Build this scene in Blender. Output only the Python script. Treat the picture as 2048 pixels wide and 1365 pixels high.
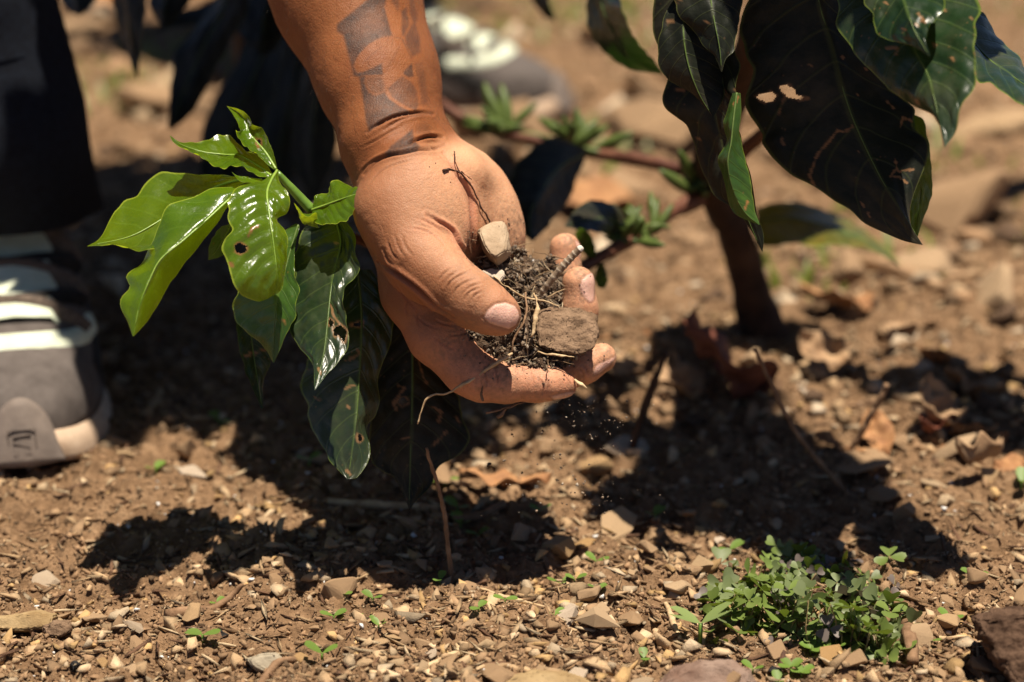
import bpy, math, random
import numpy as np
from mathutils import Vector, Matrix
# ------------------------------------------------------------------ camera, sky, sun, exposure
for o in list(bpy.data.objects): bpy.data.objects.remove(o)
SC = bpy.context.scene
COL = SC.collection
F_PX, CAM_H, PITCH = 4200.0, 0.47, math.atan(1503 / 4200.0)
cd = bpy.data.cameras.new('camera'); cam = bpy.data.objects.new('camera', cd); COL.objects.link(cam)
cam.location = (0, 0, CAM_H); cam.rotation_euler = (math.pi / 2 - PITCH, 0, 0)
cd.sensor_width = 36; cd.lens = 36 * F_PX / 2048; cd.clip_start = 0.02; cd.clip_end = 500
cd.dof.use_dof = True; cd.dof.focus_distance = 1.012; cd.dof.aperture_fstop = 4.5
SC.camera = cam
SUN_DIR = Vector((-0.12, 0.10, -1.0)).normalized()
W = bpy.data.worlds.new('World'); SC.world = W; W.use_nodes = True
wn = W.node_tree.nodes; sky = wn.new('ShaderNodeTexSky'); sky.sky_type = 'NISHITA'; sky.sun_disc = False; sky.altitude = 1800; sky.air_density = 0.55; sky.dust_density = 0.4
sky.sun_elevation = math.asin(-SUN_DIR.z); sky.sun_rotation = math.radians(180 - 50)
W.node_tree.links.new(sky.outputs[0], wn['Background'].inputs[0]); wn['Background'].inputs[1].default_value = 0.05
sd = bpy.data.lights.new('sun', 'SUN'); sd.energy = 5.0; sd.angle = math.radians(0.53); sd.color = (1.0, 0.90, 0.76)
sun = bpy.data.objects.new('sun', sd); COL.objects.link(sun)
sun.rotation_euler = SUN_DIR.to_track_quat('-Z', 'Y').to_euler(); sun.location = (0, 0, 5)
vs = SC.view_settings; vs.view_transform = 'Standard'; vs.look = 'None'; vs.gamma = 1; vs.exposure = 0.8
SC.render.engine = 'CYCLES'
# ------------------------------------------------------------------ projection helpers
ct, st = math.cos(PITCH), math.sin(PITCH)
RIGHT = np.array([1., 0, 0]); FWD = np.array([0, ct, -st]); UPV = np.array([0, st, ct]); CAM = np.array([0, 0, CAM_H])
BASE = 102.0                           # depth in cm of the plane that pixel+offset positions refer to
def cam2world(q):                       # camera-space cm (x right, y down, depth) -> world metres
    q = np.asarray(q, float) / 100
    return CAM + q[..., 0:1] * RIGHT - q[..., 1:2] * UPV + q[..., 2:3] * FWD
def Q(x, y, dz=0.0):                    # photo pixel + depth offset (cm from 1 m) -> camera-space cm
    d = BASE + np.asarray(dz, float); return np.stack([(np.asarray(x, float) - 1024) / F_PX * d, (np.asarray(y, float) - 682.5) / F_PX * d, d + 0 * np.asarray(x, float)], -1)
def at(x, y, dz=0.0): return cam2world(Q(x, y, dz))
def ground_at(x, y):                    # photo pixel -> point on the ground plane
    v = (y - 682.5) / F_PX; d = CAM_H / (v * ct + st)
    p = CAM + (x - 1024) / F_PX * d * RIGHT - v * d * UPV + d * FWD
    return np.array([p[0], p[1], 0.0])
def to_px(p):
    r = np.asarray(p) - CAM; d = r @ FWD
    return 1024 + F_PX * (r @ RIGHT) / d, 682.5 - F_PX * (r @ UPV) / d, d
# ------------------------------------------------------------------ noise
def _hash(i, j, k, s):
    n = (i.astype(np.int64) * 374761393 + j.astype(np.int64) * 668265263 + k.astype(np.int64) * 2147483647 + s * 974634777) & 0xffffffff
    n = ((n ^ (n >> 13)) * 1274126177) & 0xffffffff
    n = (n ^ (n >> 16)); return (n & 0xffff) / 32767.5 - 1
def vnoise(p, seed=0):
    p = np.asarray(p, float); f = np.floor(p); t = p - f; t = t * t * (3 - 2 * t); i, j, k = f[..., 0], f[..., 1], f[..., 2]; r = 0
    for a in (0, 1):
        wa = t[..., 0] if a else 1 - t[..., 0]
        for b in (0, 1):
            wb = t[..., 1] if b else 1 - t[..., 1]
            for c in (0, 1):
                wc = t[..., 2] if c else 1 - t[..., 2]
                r = r + wa * wb * wc * _hash(i + a, j + b, k + c, seed)
    return r
def fbm(p, oct=4, seed=0, gain=0.5):
    a, r, p = 1.0, 0, np.asarray(p, float)
    for o in range(oct): r = r + a * vnoise(p * 2 ** o + o * 17.3, seed + o); a *= gain
    return r
def sstep(a, b, x): t = np.clip((x - a) / (b - a), 0, 1); return t * t * (3 - 2 * t)
# ------------------------------------------------------------------ object helpers
def tag(o, label=None, cat=None, group=None, kind=None):
    if label: o['label'] = label
    if cat: o['category'] = cat
    if group: o['group'] = group
    if kind: o['kind'] = kind
    return o
def mesh_np(name, V, faces, smooth=True):
    me = bpy.data.meshes.new(name); V = np.asarray(V, np.float32)
    if isinstance(faces, np.ndarray):
        n, k = faces.shape
        me.vertices.add(len(V)); me.vertices.foreach_set('co', V.ravel())
        me.loops.add(n * k); me.loops.foreach_set('vertex_index', faces.astype(np.int32).ravel())
        me.polygons.add(n); me.polygons.foreach_set('loop_start', np.arange(n, dtype=np.int32) * k)
        me.polygons.foreach_set('loop_total', np.full(n, k, np.int32)); me.update(calc_edges=True)
    else:
        me.from_pydata(V.tolist(), [], [list(map(int, f)) for f in faces]); me.update()
    if smooth: me.polygons.foreach_set('use_smooth', np.ones(len(me.polygons), bool))
    return me
def obj(name, me, mat=None, parent=None, loc=None, rot=None, scale=None):
    o = bpy.data.objects.new(name, me); COL.objects.link(o)
    if mat is not None and me is not None and len(me.materials) == 0: me.materials.append(mat)
    if parent is not None: o.parent = parent
    if loc is not None: o.location = loc
    if rot is not None: o.rotation_euler = rot
    if scale is not None: o.scale = scale if hasattr(scale, '__len__') else (scale,) * 3
    return o
def empty(name, loc=(0, 0, 0)):
    o = bpy.data.objects.new(name, None); COL.objects.link(o); o.location = loc; o.empty_display_size = 0.02; return o
def under(parent, o):                   # parent a world-space mesh to an Empty without moving it
    o.parent = parent; o.matrix_parent_inverse = Matrix.Translation(parent.location).inverted(); return o
def set_col(me, rgb, name='Col'):
    a = me.color_attributes.new(name, 'FLOAT_COLOR', 'POINT'); c = np.ones((len(me.vertices), 4), np.float32); c[:, :3] = rgb; a.data.foreach_set('color', c.ravel())
def set_f(me, val, name):
    a = me.attributes.new(name, 'FLOAT', 'POINT'); a.data.foreach_set('value', np.asarray(val, np.float32) * np.ones(len(me.vertices), np.float32))
def catmull(P, n):
    P = np.asarray(P, float)
    if len(P) == 2: t = np.linspace(0, 1, n)[:, None]; return P[0] * (1 - t) + P[1] * t
    E = np.vstack([2 * P[0] - P[1], P, 2 * P[-1] - P[-2]]); out = []
    for i in range(len(P) - 1):
        a, b, c, d = E[i:i + 4]; t = np.linspace(0, 1, 14, endpoint=False)[:, None]
        out.append(.5 * (2 * b + (c - a) * t + (2 * a - 5 * b + 4 * c - d) * t ** 2 + (3 * b - a - 3 * c + d) * t ** 3))
    out = np.vstack(out + [P[-1:]]); s = np.r_[0, np.cumsum(np.linalg.norm(np.diff(out[:, :2] if out.shape[1] > 2 else out, axis=0), axis=1) + 1e-9)]
    u = np.linspace(0, s[-1], n); return np.stack([np.interp(u, s, out[:, k]) for k in range(out.shape[1])], -1)
def tube_np(P, R, n=8, cap=True):
    P = np.asarray(P, float); R = np.asarray(R, float) * np.ones(len(P)); T = np.gradient(P, axis=0); T /= np.linalg.norm(T, axis=1)[:, None] + 1e-12
    up = np.array([0, 0, 1.]) if abs(T[0][2]) < .9 else np.array([1., 0, 0]); V = []
    for i in range(len(P)):
        a = np.cross(T[i], up); a /= np.linalg.norm(a) + 1e-12; b = np.cross(T[i], a); up = -b if i < 0 else up
        th = np.arange(n) * 2 * np.pi / n; V.append(P[i] + R[i] * (np.cos(th)[:, None] * a + np.sin(th)[:, None] * b))
    V = np.vstack(V); Fs = []
    for i in range(len(P) - 1):
        for j in range(n): Fs.append((i * n + j, i * n + (j + 1) % n, (i + 1) * n + (j + 1) % n, (i + 1) * n + j))
    if cap: Fs += [tuple(range(n))[::-1], tuple(range((len(P) - 1) * n, len(P) * n))]
    return V, Fs
def tube(name, P, R, mat, parent=None, n=8, rough=0.0, seed=0):
    V, Fs = tube_np(P, R, n)
    if rough: V = V + rough * np.stack([fbm(V * 90 + 7 * k, 3, seed + k) for k in range(3)], -1)
    o = obj(name, mesh_np(name, V, Fs), mat)
    if parent is not None: under(parent, o)
    return o
# ------------------------------------------------------------------ materials
class NT:
    def __init__(s, name):
        s.m = bpy.data.materials.new(name); s.m.use_nodes = True; s.t = s.m.node_tree; s.n = s.t.nodes; s.b = s.n['Principled BSDF']; s.out = s.n['Material Output']
    def add(s, kind, **kw):
        x = s.n.new(kind)
        for k, v in kw.items():
            if k.startswith('i_'):
                key = k[2:]; x.inputs[int(key) if key.isdigit() else key.replace('_', ' ')].default_value = v
            else: setattr(x, k, v)
        return x
    def link(s, a, b): s.t.links.new(a, b)
    def ramp(s, fac, stops):
        r = s.n.new('ShaderNodeValToRGB'); e = r.color_ramp.elements
        while len(e) < len(stops): e.new(0.5)
        for q, (p, c) in zip(e, stops): q.position = p; q.color = (*c, 1) if len(c) == 3 else c
        s.link(fac, r.inputs[0]); return r.outputs[0]
    def mix(s, fac, a, b, mode='MIX'):
        x = s.n.new('ShaderNodeMix'); x.data_type = 'RGBA'; x.blend_type = mode
        for v, i in ((fac, 0), (a, 6), (b, 7)):
            if hasattr(v, 'is_linked'): s.link(v, x.inputs[i])
            else: x.inputs[i].default_value = v if i == 0 else (*v, 1)
        return x.outputs[2]
    def noise(s, scale, detail=4, rough=.55, co=None, dist=0):
        x = s.add('ShaderNodeTexNoise', i_Scale=scale, i_Detail=detail, i_Roughness=rough, i_Distortion=dist)
        s.link((co or s.co()), x.inputs['Vector']); return x.outputs[0]
    def co(s, which='Object'):
        if not hasattr(s, '_tc'): s._tc = s.n.new('ShaderNodeTexCoord')
        return s._tc.outputs[which]
    def bump(s, h, strength=.4, dist=.001, prev=None):
        x = s.add('ShaderNodeBump', i_Strength=strength, i_Distance=dist); s.link(h, x.inputs['Height'])
        if prev is not None: s.link(prev, x.inputs['Normal'])
        return x.outputs[0]
    def math(s, op, a, b=0.0):
        x = s.n.new('ShaderNodeMath'); x.operation = op
        for v, i in ((a, 0), (b, 1)):
            if hasattr(v, 'is_linked'): s.link(v, x.inputs[i])
            else: x.inputs[i].default_value = v
        return x.outputs[0]
def simple(name, c1, c2, scale, rough=.8, bump=.5, bscale=None, dist=.001, spec=.3, c3=None):
    k = NT(name); f = k.noise(scale, 5, .6)
    stops = [(.3, c1), (.68, c2)] + ([(.8, c3)] if c3 else [])
    k.link(k.ramp(f, stops), k.b.inputs['Base Color']); k.b.inputs['Roughness'].default_value = rough; k.b.inputs['Specular IOR Level'].default_value = spec
    k.link(k.bump(k.noise(bscale or scale * 4, 6, .65), bump, dist), k.b.inputs['Normal']); return k.m
def attr_mat(name, scale, rough=.85, bump=.6, dist=.001, spec=.25, var=.35):
    k = NT(name); a = k.add('ShaderNodeVertexColor', layer_name='Col'); f = k.noise(scale, 5, .6)
    k.link(k.mix(var, a.outputs[0], k.ramp(f, [(.25, (.25, .25, .25)), (.75, (1.2, 1.2, 1.2))]), 'MULTIPLY'), k.b.inputs['Base Color'])
    k.b.inputs['Roughness'].default_value = rough; k.b.inputs['Specular IOR Level'].default_value = spec
    k.link(k.bump(k.noise(scale * 3, 6, .65), bump, dist), k.b.inputs['Normal']); return k.m
def stone_mat():
    k = NT('gravel_stone'); i = k.add('ShaderNodeObjectInfo')
    base = k.ramp(i.outputs['Random'], [(0, (.27, .17, .09)), (.25, (.36, .24, .135)), (.5, (.31, .20, .11)), (.7, (.44, .315, .19)), (.84, (.37, .225, .09)), (.93, (.35, .27, .18)), (1, (.56, .47, .37))])
    f = k.noise(220, 5, .65); s = k.noise(60, 3, .5, dist=1.5)
    c = k.mix(.5, base, k.ramp(f, [(.25, (.45, .4, .36)), (.75, (1.15, 1.1, 1.05))]), 'MULTIPLY')
    c = k.mix(k.ramp(s, [(.48, (0, 0, 0)), (.66, (.65, .65, .65))]), c, (.27, .17, .092)); k.link(c, k.b.inputs['Base Color'])
    k.b.inputs['Roughness'].default_value = .8; k.b.inputs['Specular IOR Level'].default_value = .3
    k.link(k.bump(f, .5, .0012), k.b.inputs['Normal']); return k.m
def soil_ground_mat():
    k = NT('bare_soil'); co = k.co()
    a = k.noise(9, 4, .6); b = k.noise(70, 6, .7); c = k.noise(420, 4, .7)
    col = k.ramp(b, [(.3, (.085, .048, .024)), (.5, (.205, .124, .067)), (.7, (.35, .228, .132))])
    col = k.mix(k.ramp(a, [(.4, (0, 0, 0)), (.65, (.55, .55, .55))]), col, (.245, .15, .082))
    col = k.mix(.5, col, k.ramp(c, [(.3, (.5, .47, .45)), (.72, (1.25, 1.22, 1.2))]), 'MULTIPLY')
    k.link(col, k.b.inputs['Base Color']); k.b.inputs['Roughness'].default_value = .95; k.b.inputs['Specular IOR Level'].default_value = .15
    n = k.bump(b, .7, .006); n = k.bump(c, .8, .0018, n); k.link(n, k.b.inputs['Normal']); return k.m
def leaf_mat(name, dark, mid, trans, tmix=.35, rough=.28, spec=.5, spots=.5, spotcol=(.32, .15, .05), coat=.0, edge=(.35, .42, .05), vein=(.3, .4, .08), veinmix=.5, bump=.35):
    k = NT(name); uv = k.co('UV'); sep = k.add('ShaderNodeSeparateXYZ'); k.link(uv, sep.inputs[0]); u, v = sep.outputs[0], sep.outputs[1]
    s = k.math('ABSOLUTE', k.math('SUBTRACT', u, .5)); s2 = k.math('MULTIPLY', s, 2.0)
    ph = k.math('SUBTRACT', k.math('MULTIPLY', v, 9.5), k.math('MULTIPLY', k.math('POWER', s2, 1.3), 1.6))
    fr = k.math('ABSOLUTE', k.math('SUBTRACT', k.math('FRACT', ph), .5))
    line = k.math('LESS_THAN', fr, .026); linef = k.ramp(fr, [(0, (1, 1, 1)), (.07, (0, 0, 0))])
    mid_f = k.ramp(s2, [(0, (1, 1, 1)), (.035, (.6, .6, .6)), (.06, (0, 0, 0))])
    f = k.noise(55, 5, .6); fine = k.noise(500, 4, .6)
    c = k.ramp(f, [(.3, dark), (.7, mid)])
    c = k.mix(k.mix(1.0, linef, (veinmix * .6,) * 3, 'MULTIPLY'), c, vein); c = k.mix(k.mix(1.0, mid_f, (veinmix,) * 3, 'MULTIPLY'), c, vein)
    c = k.mix(k.ramp(s2, [(.955, (0, 0, 0)), (.985, (.9, .9, .9))]), c, edge)
    vor = k.add('ShaderNodeTexVoronoi', i_Scale=260.0, i_Randomness=1.0); k.link(k.co(), vor.inputs['Vector']); gate = k.noise(28, 3, .6)
    sp = k.math('MULTIPLY', k.ramp(vor.outputs['Distance'], [(.08, (1, 1, 1)), (.2, (0, 0, 0))]), k.ramp(gate, [(.52, (0, 0, 0)), (.62, (1, 1, 1))]))
    att = k.add('ShaderNodeAttribute', attribute_name='damage')
    sp = k.math('MAXIMUM', k.math('MULTIPLY', sp, spots), att.outputs['Fac'])
    c = k.mix(sp, c, spotcol)
    dust = k.math('MULTIPLY', k.ramp(k.noise(16, 5, .7), [(.45, (0, 0, 0)), (.8, (1, 1, 1))]), .16 if tmix < .3 else .03)
    c = k.mix(dust, c, (.30, .22, .14))
    k.link(c, k.b.inputs['Base Color']); k.b.inputs['Specular IOR Level'].default_value = spec
    k.link(k.math('ADD', k.math('MULTIPLY', k.noise(120, 3, .6), .22), rough - .1), k.b.inputs['Roughness'])
    if coat: k.b.inputs['Coat Weight'].default_value = coat; k.b.inputs['Coat Roughness'].default_value = .2
    h = k.math('ADD', k.math('MULTIPLY', k.noise(140, 4, .6), .7), k.math('MULTIPLY', linef, -.25 if tmix < .38 else -.06)); n = k.bump(h, bump, .0022); n = k.bump(fine, .12, .0004, n); k.link(n, k.b.inputs['Normal'])
    tr = k.add('ShaderNodeBsdfTranslucent'); k.link(k.mix(sp, k.mix(k.mix(1.0, linef, (.35,) * 3, 'MULTIPLY'), k.mix(.6, trans, k.ramp(f, [(.3, (.75, .75, .75)), (.7, (1.1, 1.1, 1.1))]), 'MULTIPLY'), tuple(.7 * x for x in trans)), spotcol), tr.inputs[0]); k.link(n, tr.inputs[1])
    mx = k.add('ShaderNodeMixShader', i_0=tmix); k.link(k.b.outputs[0], mx.inputs[1]); k.link(tr.outputs[0], mx.inputs[2]); k.link(mx.outputs[0], k.out.inputs[0]); return k.m
def skin_mat():
    k = NT('tanned_skin'); a = k.add('ShaderNodeVertexColor', layer_name='Col'); g = k.add('ShaderNodeAttribute', attribute_name='gloss')
    f = k.noise(38, 5, .6); mot = k.ramp(f, [(.25, (.74, .64, .58)), (.5, (1, 1, 1)), (.75, (1.1, 1.16, 1.18))])
    c = k.mix(.7, a.outputs[0], mot, 'MULTIPLY')
    gr = k.noise(1500, 2, .5); c = k.mix(.14, c, k.ramp(gr, [(.3, (.6, .55, .5)), (.7, (1.2, 1.2, 1.2))]), 'MULTIPLY')
    k.link(c, k.b.inputs['Base Color'])
    k.b.inputs['Subsurface Weight'].default_value = .15; k.b.inputs['Subsurface Radius'].default_value = (1.0, .35, .18); k.b.inputs['Subsurface Scale'].default_value = .0028
    k.link(k.math('SUBTRACT', k.math('ADD', k.math('MULTIPLY', k.noise(200, 3), .2), .50), k.math('MULTIPLY', g.outputs['Fac'], .22)), k.b.inputs['Roughness'])
    k.b.inputs['Specular IOR Level'].default_value = .32
    vo = k.add('ShaderNodeTexVoronoi', feature='DISTANCE_TO_EDGE', i_Scale=900.0); mp = k.add('ShaderNodeMapping'); mp.inputs['Scale'].default_value = (1, 1, .55); k.link(k.co(), mp.inputs[0])
    nz = k.add('ShaderNodeTexNoise', i_Scale=300.0); k.link(mp.outputs[0], nz.inputs['Vector']); vv = k.add('ShaderNodeVectorMath', operation='MULTIPLY_ADD'); k.link(nz.outputs['Color'], vv.inputs[0]); vv.inputs[1].default_value = (.0012,) * 3; k.link(mp.outputs[0], vv.inputs[2])
    k.link(vv.outputs[0], vo.inputs['Vector'])
    cr = k.ramp(vo.outputs['Distance'], [(0, (0, 0, 0)), (.22, (1, 1, 1))])
    n = k.bump(cr, .24, .0005); n = k.bump(k.noise(260, 3, .5), .22, .0008, n); k.link(n, k.b.inputs['Normal']); return k.m
M = {}
M['soil'] = soil_ground_mat(); M['stone'] = stone_mat(); M['crumbs'] = attr_mat('loose_crumbs', 260, .9, .6, .0012)
M['young'] = leaf_mat('young_leaf', (.05, .115, .004), (.09, .175, .006), (.44, .54, .010), .48, .24, spots=.15, coat=.6, bump=.5, veinmix=.35, edge=(.34, .42, .04), vein=(.2, .34, .04))
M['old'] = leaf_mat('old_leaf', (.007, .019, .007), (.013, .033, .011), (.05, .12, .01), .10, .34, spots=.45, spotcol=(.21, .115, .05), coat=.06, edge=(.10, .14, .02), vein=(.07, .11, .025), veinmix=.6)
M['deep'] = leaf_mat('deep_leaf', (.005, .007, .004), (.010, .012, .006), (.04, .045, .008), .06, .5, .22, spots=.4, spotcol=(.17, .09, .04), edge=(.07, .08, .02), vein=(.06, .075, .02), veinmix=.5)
M['mid'] = leaf_mat('mid_leaf', (.03, .075, .012), (.05, .11, .016), (.14, .24, .015), .3, .32, spots=.4, edge=(.2, .26, .03), vein=(.13, .2, .04))
M['yellowing'] = leaf_mat('yellowing_leaf', (.02, .06, .01), (.16, .12, .012), (.2, .2, .02), .25, .4, spots=.6)
M['dry'] = simple('dry_leaf', (.20, .085, .035), (.40, .21, .09), 60, .75, .5, 200)
M['drypale'] = simple('dry_leaf_pale', (.20, .115, .06), (.40, .26, .145), 60, .8, .5, 200)
M['dryred'] = simple('dry_leaf_rust', (.10, .03, .018), (.22, .075, .04), 50, .7, .5, 180)
M['bark'] = simple('brown_bark', (.022, .010, .006), (.085, .042, .022), 40, .8, .8, 160, .002)
M['greenstem'] = simple('green_stem', (.08, .16, .02), (.15, .26, .035), 80, .35, .3, 300, .0006, .5)
M['redstem'] = simple('reddish_branch', (.07, .022, .014), (.15, .06, .03), 90, .6, .6, 250, .001)
M['bud'] = simple('flower_bud_green', (.055, .082, .016), (.10, .135, .032), 120, .45, .3, 300)
M['straw'] = simple('dry_straw', (.34, .22, .11), (.62, .46, .27), 150, .75, .5, 500)
M['twig'] = simple('brown_twig', (.13, .07, .035), (.30, .18, .10), 120, .85, .7, 400)
M['darktwig'] = simple('dark_root', (.035, .016, .010), (.10, .05, .03), 160, .8, .6, 500)
M['char'] = simple('charcoal', (.006, .005, .005), (.025, .022, .02), 150, .7, .9, 300, .002)
# ------------------------------------------------------------------ ground
rng = np.random.default_rng(7); random.seed(7)
def ground_h(x, y):
    p = np.stack([x, y, 0 * x], -1)
    amp = sstep(30, 3, np.hypot(x, y))
    h = .006 * vnoise(p * 7, 1) + .0045 * vnoise(p * 19, 2) + .003 * vnoise(p * 47, 3)
    c = vnoise(p * 105, 4); h = h + .0042 * c + .0034 * np.abs(vnoise(p * 170, 5)) + .0010 * vnoise(p * 300, 6)
    return h * amp
def axis(lo, hi, step, growth, lim):
    a = list(np.arange(lo, hi, step)); s, v = step, a[-1]
    while v < lim: s *= growth; v += s; a.append(v)
    s, v, b = step, lo, []
    while v > -lim: s *= growth; v -= s; b.append(v)
    return np.array(b[::-1] + a)
gx = axis(-.32, .32, .0018, 1.03, 60); gy = axis(.80, 1.30, .0018, 1.025, 60)
GX, GY = np.meshgrid(gx, gy); GZ = ground_h(GX, GY)
nx, ny = len(gx), len(gy); I = np.arange(nx * ny).reshape(ny, nx)
gf = np.stack([I[:-1, :-1], I[:-1, 1:], I[1:, 1:], I[1:, :-1]], -1).reshape(-1, 4)
ground = obj('ground', mesh_np('ground', np.stack([GX, GY, GZ], -1).reshape(-1, 3), gf), M['soil'])
tag(ground, kind='structure')
def gh(x, y): return float(ground_h(np.array([x], float), np.array([y], float))[0])
def hull_mesh(name, seed, n=13, flat=.55, elong=1.3, jit=.25, sub=0):
    import bmesh
    r = np.random.default_rng(seed); P = r.normal(size=(n, 3)); P /= np.linalg.norm(P, axis=1)[:, None]; P *= 1 + jit * r.uniform(-1, 1, (n, 1)); P = P + r.normal(0, jit * .35, P.shape); P *= (elong * .5, .5, flat * .5)
    bm = bmesh.new()
    for p in P: bm.verts.new(p)
    g = bmesh.ops.convex_hull(bm, input=bm.verts)
    for v in [v for v in bm.verts if not v.link_faces]: bm.verts.remove(v)
    if sub:
        bmesh.ops.bevel(bm, geom=bm.edges[:], offset=.045, segments=1, affect='EDGES', clamp_overlap=True)
    bmesh.ops.triangulate(bm, faces=bm.faces[:]); me = bpy.data.meshes.new(name); bm.to_mesh(me); bm.free(); return me
def mesh_arrays(me):
    V = np.zeros(len(me.vertices) * 3); me.vertices.foreach_get('co', V); Fc = np.zeros(len(me.polygons) * 3, int); me.polygons.foreach_get('vertices', Fc); return V.reshape(-1, 3), Fc.reshape(-1, 3)
def rot_mats(n, r, tilt=.5):
    a = r.uniform(0, 2 * np.pi, n); b = r.normal(0, tilt, n); c = r.normal(0, tilt, n)
    ca, sa, cb, sb, cc, sc_ = np.cos(a), np.sin(a), np.cos(b), np.sin(b), np.cos(c), np.sin(c); z, o = np.zeros(n), np.ones(n)
    Rz = np.stack([ca, -sa, z, sa, ca, z, z, z, o], -1).reshape(n, 3, 3); Rx = np.stack([o, z, z, z, cb, -sb, z, sb, cb], -1).reshape(n, 3, 3); Ry = np.stack([cc, z, sc_, z, o, z, -sc_, z, cc], -1).reshape(n, 3, 3)
    return Rz @ Rx @ Ry
def scatter(name, variants, P, S, cols, mat, r, tilt=.5, smooth=False):   # many tiny pieces joined into one mesh
    Vs, Fs, Cs, off = [], [], [], 0; n = len(P); R = rot_mats(n, r, tilt); which = r.integers(0, len(variants), n)
    for k, (V, Fc) in enumerate(variants):
        ix = np.where(which == k)[0]
        if not len(ix): continue
        A = np.einsum('nij,vj->nvi', R[ix], V) * S[ix][:, None, None] + P[ix][:, None, :]
        Vs.append(A.reshape(-1, 3)); Fs.append((Fc[None] + (np.arange(len(ix)) * len(V))[:, None, None] + off).reshape(-1, 3)); Cs.append(np.repeat(cols[ix], len(V), 0)); off += len(ix) * len(V)
    me = mesh_np(name, np.vstack(Vs), np.vstack(Fs), smooth); set_col(me, np.vstack(Cs)); return obj(name, me, mat)
stone_me = [hull_mesh('stone', 40 + i, (11, 15, 20, 13, 17)[i % 5], (.5, .7, .4, .8)[i % 4], (1.15, 1.5, 1.3, 1.0, 1.75)[i % 5], .42, 1) for i in range(24)]
crumb_v = [mesh_arrays(hull_mesh('crumb', 80 + i, 10, .75, 1.2)) for i in range(8)]
chip_v = [mesh_arrays(hull_mesh('chip', 100 + i, (9, 11, 13)[i % 3], (.5, .65, .38)[i % 3], (1.1, 1.4, 1.2)[i % 3], .45)) for i in range(12)]
sliver_v = [mesh_arrays(hull_mesh('sliver', 120 + i, 10, .10, 1.0, .3)) for i in range(4)]
sliver_v = [(V * (1.0, .13, .8), Fc) for V, Fc in sliver_v]
PAL = np.array([(.37, .245, .135), (.44, .305, .175), (.39, .26, .145), (.50, .365, .225), (.44, .28, .125), (.40, .305, .20), (.30, .19, .105), (.22, .135, .072)])
def spread(n, r, power=1.0):            # random ground points, density following what the camera resolves
    py = 1420 - 1420 * r.uniform(0, 1, n) ** power; px = r.uniform(-120, 2170, n); v = (py - 682.5) / F_PX; d = CAM_H / (v * ct + st)
    return np.stack([(px - 1024) / F_PX * d, d * ct - v * d * st], -1), d
xy, dd = spread(60000, rng, 1.5); z = ground_h(xy[:, 0], xy[:, 1]); S = .0007 + .0034 * rng.random(len(xy)) ** 4; S *= dd ** .8
scatter('soil_crumbs', crumb_v[:4] + chip_v[:8], np.c_[xy, z + S * .2], S, np.array([(.24, .147, .08)]) * rng.uniform(.4, 1.6, (len(xy), 1)), M['crumbs'], rng, .8)['kind'] = 'stuff'
xy, dd = spread(20000, rng, 1.35); z = ground_h(xy[:, 0], xy[:, 1]); S = .0011 + .0085 * rng.random(len(xy)) ** 5
keep = vnoise(np.c_[xy * 9, 0 * z], 33) > -1.1 * rng.random(len(z)); xy, z, S = xy[keep], z[keep], S[keep]
scatter('fine_gravel', chip_v, np.c_[xy, z + S * .12], S, PAL[rng.integers(0, 7, len(xy))] * rng.uniform(.6, 1.35, (len(xy), 1)), M['crumbs'], rng, .5)['kind'] = 'stuff'
xy, dd = spread(5200, rng, 1.1); z = ground_h(xy[:, 0], xy[:, 1]); S = (.006 + .02 * rng.random(len(xy)) ** 2)
scatter('litter_fragments', sliver_v, np.c_[xy, z + .0012], S, np.array([(.36, .24, .13), (.26, .155, .08), (.48, .36, .22), (.15, .08, .045)])[rng.integers(0, 4, len(xy))], M['crumbs'], rng, .12)['kind'] = 'stuff'
xy, dd = spread(420, rng, .8); k = (np.abs(xy[:, 0] - .05) < .4); xy = xy[k]; z = ground_h(xy[:, 0], xy[:, 1]); S = .0012 + .0022 * rng.random(len(xy)) ** 2
scatter('fertilizer_granules', crumb_v, np.c_[xy, z + .0012], S, np.array([(.72, .70, .66)] * len(xy)), M['crumbs'], rng, .5)['kind'] = 'stuff'
py_ = rng.uniform(-40, 860, 1500); px_ = rng.uniform(-100, 2150, 1500); g_ = np.array([ground_at(a, b) for a, b in zip(px_, py_)]); S = (.006 + .026 * rng.random(1500) ** 2.5) * np.clip(g_[:, 1] - .55, .5, 1.5)
scatter('distant_clods', [(V * (1, 1, .7), Fc) for V, Fc in crumb_v], np.c_[g_[:, :2], ground_h(g_[:, 0], g_[:, 1]) + S * .1], S, np.array([(.30, .19, .105), (.16, .10, .055), (.42, .30, .18), (.36, .22, .12), (.10, .06, .035), (.50, .39, .27), (.22, .14, .08)])[rng.integers(0, 7, 1500)], M['crumbs'], rng, .4)['kind'] = 'stuff'
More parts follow.
